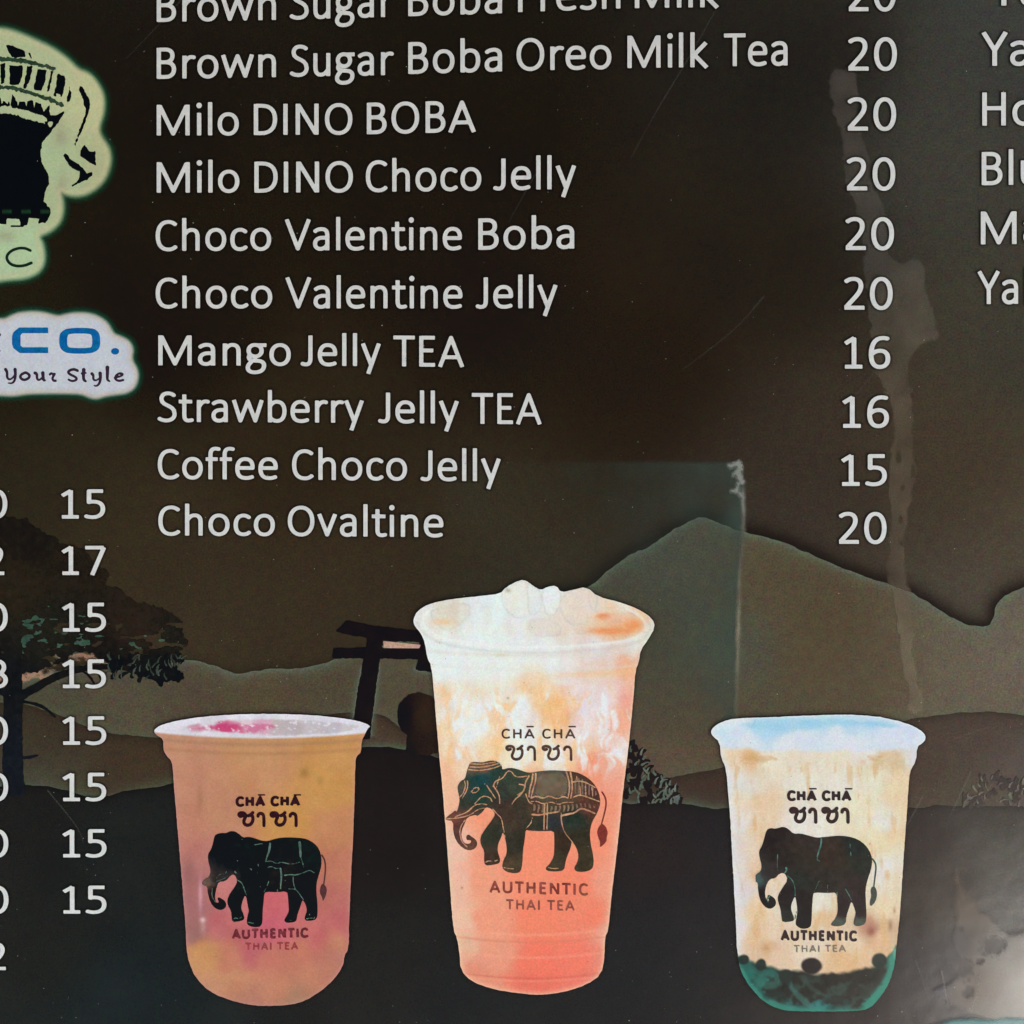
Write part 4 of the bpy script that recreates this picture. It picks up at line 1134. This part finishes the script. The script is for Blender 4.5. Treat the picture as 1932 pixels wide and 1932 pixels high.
elephant(e2, EL2, (835, 1420, 1155, 1660), dark2, [(1505, 745), (1535, 790), (1545, 850), (1530, 930), (1500, 1040)], [(1498, 1030), (1540, 1060), (1560, 1120), (1545, 1160), (1548, 1200), (1480, 1262), (1490, 1210), (1465, 1150), (1458, 1100)],
         lines2, (196, 146, 116), cup2, .92, 'dark green and brown elephant with pale harness lines', (128, 50, 46))

X, Y = grid(835, 1420, 1155, 1660, 1.3)
bl = poly_f(X, Y, e2([(905, 585), (1050, 565), (1165, 575), (1190, 680), (1180, 765), (1090, 790), (1020, 765), (960, 790), (880, 775), (905, 680)]), 1)
u, v_ = (X + Y) / 5.2, (X - Y) / 5.2
F = np.minimum(np.maximum(.42 - np.abs(u - np.round(u)) * 2.6, .42 - np.abs(v_ - np.round(v_)) * 2.6), bl)
ru = poly_f(X, Y, e2([(1245, 600), (1330, 620), (1430, 700), (1470, 790), (1300, 755), (1250, 770)]), 1)
F = np.maximum(F, np.minimum(.5 - np.abs(X / 6.5 - np.round(X / 6.5)) * 2.2, ru))
sk = poly_f(X, Y, e2([(860, 840), (960, 870), (1100, 870), (1250, 850), (1400, 840), (1460, 900), (1300, 880), (1200, 930), (1000, 930), (870, 935)]), 1)
F = np.maximum(F, np.minimum(.5 - np.abs(X / 8 - np.round(X / 8) + np.sin(Y / 3) * .12) * 2.4, sk))
sheet('blanket_pattern', X, Y, F + fbm(X, Y, 5, 5, 2) * .5, np.broadcast_to(np.array([128, 106, 88.]), X.shape + (3,)) + fbm(X, Y, 10, 4)[..., None] * 50, INK, 14.7, parent=cup2)

# right cup --------------------------------------------------------------
z3 = Z(1640, 1680, .3976)


def col3(X, Y, F):
    P = [(300, 330, 238, 208, 174), (380, 330, 224, 178, 128), (500, 330, 236, 226, 206), (700, 320, 232, 218, 200), (900, 330, 234, 222, 200), (1100, 310, 232, 232, 236), (1150, 350, 218, 184, 136), (1300, 350, 214, 180, 132), (1340, 330, 224, 228, 236),
         (300, 450, 228, 222, 218), (400, 500, 226, 218, 210), (340, 600, 234, 214, 190), (450, 580, 234, 194, 156), (700, 500, 232, 226, 216), (950, 480, 230, 226, 214), (1150, 450, 230, 226, 204), (1280, 480, 238, 210, 170), (1310, 600, 234, 202, 160),
         (300, 700, 232, 222, 216), (420, 780, 232, 198, 164), (330, 850, 230, 206, 186), (700, 740, 234, 228, 222), (1050, 640, 236, 224, 196), (1180, 700, 230, 230, 222), (1250, 780, 234, 206, 164), (1150, 820, 234, 218, 176), (300, 1000, 232, 216, 204), (400, 1000, 232, 196, 160), (540, 1080, 232, 204, 180),
         (1200, 1000, 228, 226, 222), (1260, 1050, 228, 210, 182), (320, 1150, 222, 208, 218), (400, 1240, 236, 198, 154), (320, 1350, 228, 210, 208), (830, 1200, 228, 224, 212), (640, 1200, 226, 218, 200), (850, 1310, 226, 184, 140), (1040, 1200, 226, 212, 184), (1200, 1250, 232, 206, 168),
         (1220, 1340, 200, 160, 124), (1110, 1370, 172, 110, 88), (1160, 1420, 224, 172, 128), (400, 1400, 232, 190, 148), (480, 1470, 212, 162, 116), (540, 1400, 230, 200, 172), (800, 1400, 228, 206, 186), (1000, 1450, 230, 200, 168), (560, 1530, 228, 190, 160), (700, 1520, 230, 206, 180), (950, 1550, 224, 172, 122), (1100, 1520, 226, 180, 134), (380, 1500, 222, 184, 154)]
    Xw, Yw = warp(X, Y, 24, 40, 25)
    C = blobs(Xw, Yw, zpts(z3, P), 17)
    C += fbm(X * 2.2, Y * .55, 22, 28, 3)[..., None] * np.array([10, 24, 36])
    zx = (X - z3([(0, 0)])[0][0]) / (.3976 * .7892)
    zy = (Y - z3([(0, 0)])[0][1]) / (.3976 * .7892)
    C = C * .74 + np.array([232, 226, 216.]) * .26
    C = mixc(C, (222, 222, 232), .5 * sstep(430, 300, zx) * sstep(380, 480, zy) * (.5 + fbm(X, Y, 40, 163, 2) * 2))
    C = mixc(C, (222, 178, 128), .6 * sstep(.1, .3, fbm(X * 1.6, Y * .4, 20, 141, 3)) * sstep(300, 420, zy))
    C = mixc(C, (214, 160, 108), .5 * sstep(.0, .2, fbm(X, Y * 2, 22, 143, 3)) * np.exp(-((zy - 335) / 28) ** 2))
    band = 268 + fbm(X, Y, 30, 145, 3) * 50 + 22 * np.clip(1 - ((zx - 790) / 640) ** 2, 0, 1)
    rim = sstep(18, -22, zy - band)
    RC = blobs(*warp(X, Y, 10, 24, 19), zpts(z3, [(180, 170, 186, 224, 244), (260, 130, 212, 234, 250), (300, 190, 206, 222, 244), (450, 130, 150, 208, 242), (550, 140, 144, 206, 240), (700, 110, 170, 216, 240), (700, 190, 214, 224, 242), (850, 110, 168, 214, 236), (1000, 130, 172, 214, 240),
                                                     (900, 190, 222, 228, 242), (1150, 120, 178, 214, 240), (1200, 180, 214, 222, 244), (1350, 170, 200, 216, 244), (1410, 200, 218, 226, 246), (600, 240, 226, 230, 238), (1000, 250, 224, 228, 242), (350, 240, 226, 230, 240), (1300, 240, 216, 222, 244)]), 9)
    cres = poly_f(X, Y, z3([(300, 130), (450, 100), (700, 92), (1000, 92), (1200, 112), (1330, 150), (1150, 150), (980, 140), (860, 132), (760, 165), (600, 172), (480, 168), (380, 150)]), 1) + fbm(X, Y, 20, 149, 3) * 10
    RC = RC * .6 + np.array([224, 232, 246.]) * .4
    RC = mixc(RC, (150, 208, 240), .85 * sstep(-3, 6, cres) * (.65 + fbm(X, Y, 40, 151, 2)))
    RC = mixc(RC, (232, 240, 248), .7 * np.exp(-(np.clip(F, 0, None) / 3) ** 2))
    C = C * (1 - rim[..., None]) + RC * rim[..., None]
    C = mixc(C, (220, 222, 238), .6 * sstep(16, 4, F) * (zx > 1200) * sstep(230, 260, zy) * sstep(400, 330, zy))
    C = mixc(C, (232, 234, 240), .6 * sstep(14, 3, F) * (zx < 400))
    # dark syrup and pearls at the bottom
    n = fbm(X, Y, 16, 33, 3)
    lev = np.interp(zx, [280, 340, 420, 520, 600, 700, 800, 900, 1000, 1100, 1180, 1230, 1290], [1490, 1540, 1565, 1590, 1600, 1615, 1628, 1622, 1610, 1585, 1560, 1500, 1420])
    s = sstep(-14, 14, zy - lev + n * 26)
    SC = blobs(*warp(X, Y, 20, 22, 29), zpts(z3, [(330, 1560, 24, 74, 70), (350, 1640, 28, 116, 106), (450, 1640, 40, 100, 94), (500, 1700, 62, 128, 118), (440, 1580, 20, 50, 48), (600, 1620, 30, 50, 48), (600, 1700, 40, 46, 42), (700, 1700, 44, 56, 50), (740, 1780, 40, 82, 80), (800, 1690, 42, 44, 40), (950, 1680, 44, 40, 38),
                                                     (1000, 1760, 30, 40, 40), (560, 1780, 28, 44, 42), (640, 1830, 44, 110, 110), (800, 1820, 52, 130, 130), (900, 1810, 34, 80, 80), (420, 1740, 30, 84, 80), (1150, 1640, 44, 52, 46), (1220, 1560, 60, 116, 100), (1120, 1780, 46, 124, 108), (1220, 1660, 40, 110, 96), (1180, 1520, 42, 44, 42), (1050, 1640, 46, 42, 38)]), 10)
    core = poly_f(X, Y, z3([(480, 1640), (600, 1600), (760, 1640), (1000, 1620), (1200, 1560), (1210, 1640), (1130, 1760), (1000, 1830), (850, 1800), (700, 1820), (560, 1810), (470, 1740)]), 2) + n * 40
    SC = SC * np.array([.8, .92, .92])
    SC = mixc(SC, (34, 32, 32), .9 * sstep(-2, 4, core))
    # streaky swirls
    sw = np.sin((zx * .9 + zy * 1.3 + n * 260) / 34.0)
    SC = mixc(SC, (66, 132, 122), .30 * np.clip(sw, 0, 1) * sstep(1600, 1700, zy))
    SC = mixc(SC, (22, 22, 22), .35 * np.clip(-sw, 0, 1) * sstep(1600, 1660, zy))
    for pts, a, b, r, w in (([(325, 1610), (380, 1700), (470, 1790), (620, 1835), (800, 1845)], 5, 4, (52, 136, 126), .8), ([(340, 1560), (430, 1620), (540, 1620), (560, 1690), (470, 1700), (400, 1640)], 7, 5, (50, 110, 102), .6),
                            ([(600, 1640), (640, 1720), (700, 1790), (760, 1830)], 3, 5, (62, 120, 114), .6), ([(700, 1650), (760, 1720), (860, 1770)], 3, 2, (60, 84, 78), .5), ([(1250, 1500), (1225, 1640), (1140, 1760), (1090, 1820)], 5, 7, (50, 142, 126), .8),
                            ([(620, 1620), (600, 1700), (560, 1780)], 5, 4, (22, 30, 30), .7), ([(900, 1640), (1000, 1660), (1100, 1640)], 7, 4, (36, 30, 32), .6), ([(820, 1800), (880, 1770), (960, 1790)], 5, 4, (24, 44, 46), .6),
                            ([(480, 1760), (560, 1740), (620, 1790)], 6, 3, (26, 50, 50), .6), ([(1180, 1600), (1140, 1680), (1060, 1740)], 5, 5, (38, 40, 38), .6)):
        SC = mixc(SC, r, w * sstep(-4, 2.5, stroke_f(X, Y, z3(pts), a, b) + n * 9))
    C = C * (1 - s[..., None]) + SC * s[..., None]
    C = mixc(C, (46, 138, 122), .75 * np.exp(-np.clip(F - 2, 0, None) / 3.0) * sstep(1500, 1600, zy))
    C = mixc(C, (160, 206, 190), .5 * np.exp(-((zx - 1252) / 10) ** 2 - ((zy - 1490) / 40) ** 2))
    for (a, b, rx, ry) in ((752, 1578, 62, 48), (448, 1572, 32, 36), (1160, 1545, 46, 44), (600, 1640, 42, 40), (345, 1540, 34, 30)):
        g = sstep(1.15, .85, np.hypot((zx - a) / rx, (zy - b) / ry) + n * .2)
        C = mixc(C, (26, 20, 26) if a == 752 else (30, 42, 42), .95 * g)
    for (a, b, c, e, r, w) in ((1110, 1370, 26, 28, (150, 88, 72), .8), (1225, 1335, 12, 32, (150, 108, 78), .7), (1250, 1245, 8, 22, (160, 116, 84), .6), (480, 1470, 20, 20, (190, 130, 84), .5), (380, 320, 60, 28, (220, 172, 118), .6)):
        C = mixc(C, r, w * np.exp(-((zx - a) / c) ** 2 - ((zy - b) / e) ** 2))
    return C


OUT3 = [(146, 172), (165, 140), (220, 110), (290, 92), (500, 85), (700, 76), (950, 68), (1130, 77), (1250, 100), (1360, 135), (1430, 178), (1440, 215), (1420, 240), (1385, 262), (1380, 350), (1350, 395), (1338, 450), (1325, 650), (1310, 850), (1295, 1100),
        (1280, 1300), (1262, 1460), (1255, 1560), (1220, 1680), (1170, 1760), (1100, 1838), (1000, 1850), (800, 1852), (650, 1850), (560, 1840), (460, 1790), (380, 1700), (330, 1620), (305, 1500), (300, 1350), (290, 1150),
        (275, 900), (262, 650), (245, 450), (235, 380), (210, 330), (200, 230), (160, 200)]
cup3 = cup(OUT3, col3, z3, (1335, 1340, 1755, 1915), 'cup of milk tea with dark pearls and teal syrup at its base')
e3 = Z(1770, 1840, .23810)
X, Y = grid(1465, 1475, 1640, 1800, 1.5)
q = e3([(466, 302), (1112, 303), (490, 540), (1082, 360), (400, 1703), (1168, 1710), (528, 1824), (1056, 1820)])
F = caps_f(X, Y, 'CHA CHA', q[0][0], q[1][0], q[0][1], q[1][1], 17, 205, ((.40, 6.2), (.955, 6.2)))
F = np.maximum(F, thai(X, Y, q[2][0], q[2][1] - 3, q[3][0], 29, 3.2))
DK = np.broadcast_to(np.array([52, 34, 38.]), X.shape + (3,)) + fbm(X, Y, 7, 2)[..., None] * 26
sheet('cup_lettering', X, Y, F, DK, INK, 14, parent=cup3)
F = caps_f(X, Y, 'AUTHENTIC', q[4][0], q[5][0], q[4][1], q[5][1], 17.5, 190)
sheet('cup_lettering', X, Y, F, DK, INK, 14, parent=cup3)
F = caps_f(X, Y, 'THAI TEA', q[6][0], q[7][0], q[6][1], q[7][1], 12.5, 125) + fbm(X, Y, 4, 6, 2) * 1.4
sheet('cup_lettering', X, Y, F, (132, 120, 112), INK, 14, parent=cup3)
EL3 = [(260, 600), (300, 580), (350, 590), (430, 565), (480, 590), (530, 640), (600, 635), (680, 655), (760, 680), (850, 670), (1000, 655), (1130, 675), (1220, 720), (1290, 800), (1320, 890), (1310, 990), (1270, 1100), (1250, 1200),
       (1255, 1330), (1262, 1440), (1255, 1540), (1180, 1567), (1130, 1555), (1135, 1500), (1155, 1440), (1140, 1380), (1110, 1310), (1090, 1370), (1060, 1460), (1055, 1540), (990, 1567), (910, 1562), (905, 1540), (950, 1490),
       (975, 1420), (970, 1320), (965, 1225), (860, 1232), (735, 1225), (725, 1250), (715, 1380), (710, 1540), (690, 1580), (620, 1594), (560, 1565), (550, 1530), (565, 1460), (570, 1400), (555, 1290), (542, 1262), (505, 1350),
       (505, 1400), (540, 1490), (525, 1515), (420, 1527), (410, 1480), (400, 1390), (375, 1320), (372, 1260), (420, 1180), (475, 1100), (440, 1030), (390, 1035), (345, 1085), (300, 1088), (265, 1130), (245, 1200),
       (245, 1260), (262, 1310), (290, 1310), (268, 1280), (275, 1248), (310, 1262), (345, 1290), (357, 1330), (340, 1370), (290, 1394), (230, 1362), (190, 1290), (175, 1200), (172, 1130), (140, 1112), (132, 1080), (160, 1040),
       (200, 1015), (212, 960), (190, 880), (183, 810), (215, 760), (235, 690)]
dark3 = [(300, 700, 32, 22, 26), (400, 850, 34, 26, 26), (600, 800, 44, 34, 30), (700, 950, 46, 40, 36), (620, 1100, 34, 38, 36), (900, 850, 52, 38, 32), (1000, 950, 44, 36, 30), (1150, 780, 24, 32, 34), (1200, 950, 30, 34, 32), (900, 1100, 40, 34, 32),
         (1150, 1150, 40, 28, 30), (640, 1300, 30, 22, 26), (640, 1500, 22, 18, 24), (460, 1300, 28, 18, 24), (460, 1460, 38, 40, 38), (1020, 1400, 34, 20, 26), (1200, 1400, 32, 20, 26), (980, 1540, 74, 84, 76), (1180, 1550, 74, 84, 76), (200, 1250, 26, 22, 26),
         (300, 1350, 26, 24, 28), (155, 1080, 70, 92, 92), (280, 1040, 48, 42, 42), (650, 720, 44, 34, 34)]
elephant(e3, EL3, (1425, 1545, 1670, 1775), dark3, [(1320, 890), (1352, 930), (1358, 990), (1345, 1080), (1335, 1175)], [(1320, 1165), (1352, 1172), (1370, 1235), (1352, 1320), (1300, 1370), (1293, 1330), (1312, 1260), (1300, 1205)],
         [(2.3, (808, 690), (806, 740), (785, 800), (768, 860)), (1.3, (768, 860), (765, 900), (800, 915)), (2.2, (455, 980), (462, 1000), (440, 1030)), ((470, 1060), (520, 1100), (545, 1180), (545, 1260)), ((785, 1110), (755, 1180), (735, 1222)),
          ((870, 1150), (870, 1230)), ((1050, 1190), (1090, 1260), (1115, 1310)), (1.4, (290, 1265), (262, 1290), (275, 1325)), ((1095, 740), (1105, 860)), ((370, 840), (365, 960), (372, 1010)), (1.3, (545, 1490), (560, 1420)), ((965, 1225), (968, 1330))],
         (74, 116, 112), cup3, .8, 'plain dark brown elephant silhouette', (66, 74, 66))

# ------------------------------------------------------------------ marks over the print: pale strip, greenish patch, painted corner glare, dust, scratches
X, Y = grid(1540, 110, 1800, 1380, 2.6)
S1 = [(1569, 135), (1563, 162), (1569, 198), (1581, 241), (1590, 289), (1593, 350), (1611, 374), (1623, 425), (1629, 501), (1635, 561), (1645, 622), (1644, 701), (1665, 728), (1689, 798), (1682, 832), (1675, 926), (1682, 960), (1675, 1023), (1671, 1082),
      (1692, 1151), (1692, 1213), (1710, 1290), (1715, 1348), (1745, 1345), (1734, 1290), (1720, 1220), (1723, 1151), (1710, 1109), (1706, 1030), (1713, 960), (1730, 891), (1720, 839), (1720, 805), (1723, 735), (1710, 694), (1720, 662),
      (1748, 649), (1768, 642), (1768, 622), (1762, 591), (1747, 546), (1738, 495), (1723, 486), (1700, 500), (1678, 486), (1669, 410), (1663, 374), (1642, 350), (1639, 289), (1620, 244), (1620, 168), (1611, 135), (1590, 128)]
d = poly_f(X, Y, S1, 1) + fbm(X, Y, 15, 31, 3) * 16  # paler translucent strip with a ragged outline
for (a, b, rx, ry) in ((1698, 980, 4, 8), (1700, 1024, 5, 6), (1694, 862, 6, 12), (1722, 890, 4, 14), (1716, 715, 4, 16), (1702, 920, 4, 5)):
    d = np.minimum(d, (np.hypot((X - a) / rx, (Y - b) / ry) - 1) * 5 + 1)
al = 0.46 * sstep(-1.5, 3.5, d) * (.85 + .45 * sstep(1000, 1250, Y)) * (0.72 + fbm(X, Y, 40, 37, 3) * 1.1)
sheet('pale_strip', X, Y, d + 3, blobs(X, Y, [(1600, 200, 104, 96, 90), (1640, 500, 108, 104, 98), (1720, 600, 118, 108, 96), (1700, 800, 122, 108, 92), (1700, 1000, 124, 108, 94), (1710, 1300, 140, 128, 108)], 110), SOFT, 8, alpha=al)

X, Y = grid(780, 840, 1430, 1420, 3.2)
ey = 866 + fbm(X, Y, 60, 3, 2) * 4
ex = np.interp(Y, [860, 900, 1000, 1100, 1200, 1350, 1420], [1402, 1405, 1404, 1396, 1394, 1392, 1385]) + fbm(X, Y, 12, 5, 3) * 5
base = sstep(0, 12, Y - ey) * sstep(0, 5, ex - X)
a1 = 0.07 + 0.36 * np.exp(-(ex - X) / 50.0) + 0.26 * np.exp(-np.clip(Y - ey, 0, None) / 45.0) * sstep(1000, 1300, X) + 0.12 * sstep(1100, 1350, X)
al = base * a1 * sstep(790, 900, X) * (0.8 + fbm(X, Y, 50, 8, 3) * 1.2) * sstep(1425, 1330, Y)  # greenish tint, strongest along the top and right edges
patch = sheet('greenish_patch', X, Y, al - 0.01, (74, 92, 84), SOFT, 8.4, alpha=al, label='greenish translucent patch beside the mountain')
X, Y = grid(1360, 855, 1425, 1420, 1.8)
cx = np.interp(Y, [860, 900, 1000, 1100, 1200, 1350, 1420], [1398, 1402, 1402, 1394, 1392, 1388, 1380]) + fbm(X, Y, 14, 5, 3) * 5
al = 0.74 * np.exp(-((X - cx) / 4.0) ** 2) * sstep(905, 950, Y) * sstep(1420, 1340, Y) * (0.8 + fbm(X, Y, 35, 9, 2) * 1.2)  # pale ragged line down the patch's right edge
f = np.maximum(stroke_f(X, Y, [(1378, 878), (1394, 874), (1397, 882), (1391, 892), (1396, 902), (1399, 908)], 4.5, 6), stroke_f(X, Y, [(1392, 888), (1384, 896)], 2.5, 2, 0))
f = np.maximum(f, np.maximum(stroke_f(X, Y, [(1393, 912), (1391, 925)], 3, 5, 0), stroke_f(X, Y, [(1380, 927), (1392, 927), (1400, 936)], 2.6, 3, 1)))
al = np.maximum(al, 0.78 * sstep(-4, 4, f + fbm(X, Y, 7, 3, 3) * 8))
sheet('pale_patch_edge', X, Y, al - 0.02, blobs(X, Y, [(1390, 900, 150, 152, 148), (1392, 1000, 110, 108, 98), (1392, 1200, 140, 134, 116), (1392, 1400, 110, 104, 88)], 60), SOFT, 8.8, parent=patch, alpha=al)

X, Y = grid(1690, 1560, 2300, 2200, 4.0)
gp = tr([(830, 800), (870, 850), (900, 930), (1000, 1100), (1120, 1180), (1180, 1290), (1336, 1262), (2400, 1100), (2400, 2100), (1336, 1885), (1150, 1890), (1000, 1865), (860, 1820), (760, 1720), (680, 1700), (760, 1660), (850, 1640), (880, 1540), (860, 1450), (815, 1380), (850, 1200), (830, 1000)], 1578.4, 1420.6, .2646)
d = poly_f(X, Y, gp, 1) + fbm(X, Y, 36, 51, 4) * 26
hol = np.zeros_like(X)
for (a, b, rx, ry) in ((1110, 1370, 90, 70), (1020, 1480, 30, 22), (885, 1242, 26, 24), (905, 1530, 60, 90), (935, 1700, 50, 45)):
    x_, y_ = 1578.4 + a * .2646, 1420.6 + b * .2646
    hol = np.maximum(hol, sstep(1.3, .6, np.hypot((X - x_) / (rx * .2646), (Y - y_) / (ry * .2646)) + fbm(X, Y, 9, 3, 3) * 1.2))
al = sstep(-4, 9, d) * (0.42 + 0.34 * sstep(1800, 1932, X) + .2 * sstep(1680, 1850, Y)) * (1 - .75 * hol)  # glare mirrored in the corner, put into this sheet's colour and alpha
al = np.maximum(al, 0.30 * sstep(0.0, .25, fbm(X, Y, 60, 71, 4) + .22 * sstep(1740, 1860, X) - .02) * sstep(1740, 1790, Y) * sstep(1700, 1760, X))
sheet('painted_glare', X, Y, al - 0.015, blobs(X, Y, [(1820, 1700, 120, 106, 94), (1900, 1780, 124, 118, 114), (1830, 1860, 118, 104, 94), (1932, 1850, 138, 132, 128), (1760, 1780, 92, 88, 96), (1740, 1850, 84, 84, 104), (1850, 1920, 130, 124, 120), (2200, 2000, 140, 134, 130)], 55), SOFT, 16, alpha=al)
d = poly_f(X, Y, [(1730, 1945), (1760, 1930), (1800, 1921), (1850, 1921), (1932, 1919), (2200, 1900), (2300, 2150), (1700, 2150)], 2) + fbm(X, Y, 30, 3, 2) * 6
sheet('painted_teal_reflection', X, Y, d + 4, (44, 128, 134), SOFT, 17, alpha=.85 * sstep(-4, 8, d))  # teal part of the bottom reflection, laid on as colour

# dust and hairline scratches
def specks(name, n, seed, lo, hi, length, col, lev, box_=(0, 0, 1932, 1932), bias=None):
    r = random.Random(seed)
    vs, fs, cs = [], [], []
    k = 0
    while k < n:
        x, y = r.uniform(box_[0], box_[2]), r.uniform(box_[1], box_[3])
        if bias and r.random() > bias(x, y):
            continue
        a = r.gauss(-.6, .5) if length > 1.5 else r.uniform(0, 3.1)
        w = r.uniform(lo, hi)
        l = w * r.uniform(1, length)
        ca, sa = math.cos(a), math.sin(a)
        q = []
        for (u, v_) in ((-l, 0), (0, -w), (l, 0), (0, w)):
            q.append((x + u * ca - v_ * sa, y + u * sa + v_ * ca))
        q = np.array(q)
        bx, by = to_board(q[:, 0], q[:, 1])
        b = len(vs)
        vs += [(bx[j], by[j], lev * LIFT) for j in range(4)]
        fs += [(b, b + 3, b + 2), (b, b + 2, b + 1)]
        c = ink(np.array(col) * r.uniform(.55, 1.05))
        cs += [(*c, r.uniform(.35, .95))] * 4
        k += 1
    return link_mesh(name, np.array(vs), np.array(fs), np.array(cs), SOFT, board, stuff=True)


specks('dust', 480, 3, .45, 1.0, 1.3, (196, 196, 190), 18, bias=lambda x, y: .25 + .75 * y / 1932)
specks('fine_scratches', 90, 4, .4, .6, 6, (150, 150, 146), 18.5)
X0 = [([(345, 0), (310, 40), (240, 112)], .7, .13), ([(1350, 20), (1300, 110), (1235, 215), (1190, 300)], .8, .15), ([(1010, 330), (960, 420)], .6, .10), ([(1440, 560), (1390, 620), (1285, 700)], 1.2, .12),
      ([(1868, 1480), (1852, 1520)], .8, .2), ([(1830, 1455), (1790, 1540)], 1.0, .25), ([(1726, 2060 - 250), (1750, 1880)], .8, .2), ([(1775, 1830), (1788, 1900)], 1.1, .4), ([(1405, 1690), (1392, 1640), (1378, 1580)], .8, .2),
      ([(1865, 1370), (1780, 1400)], .8, .18), ([(92, 1490), (150, 1560), (160, 1590)], .8, .2), ([(1650, 700), (1540, 840)], .6, .12), ([(1740, 1500), (1700, 1575)], 1, .25), ([(1395, 1820), (1440, 1890)], .8, .25)]
for pts, w, a in X0:
    xs = [p[0] for p in pts]
    ys = [p[1] for p in pts]
    X, Y = grid(min(xs) - 5, min(ys) - 5, max(xs) + 5, max(ys) + 5, 1.6)
    F = stroke_f(X, Y, pts, w + .5, .6, 2)
    sheet('scratch', X, Y, F + .6, (170, 168, 160), SOFT, 17.5, alpha=a * .32 * sstep(-.6, .7, F) * (.6 + vnoise(X, Y, 25, 4)))
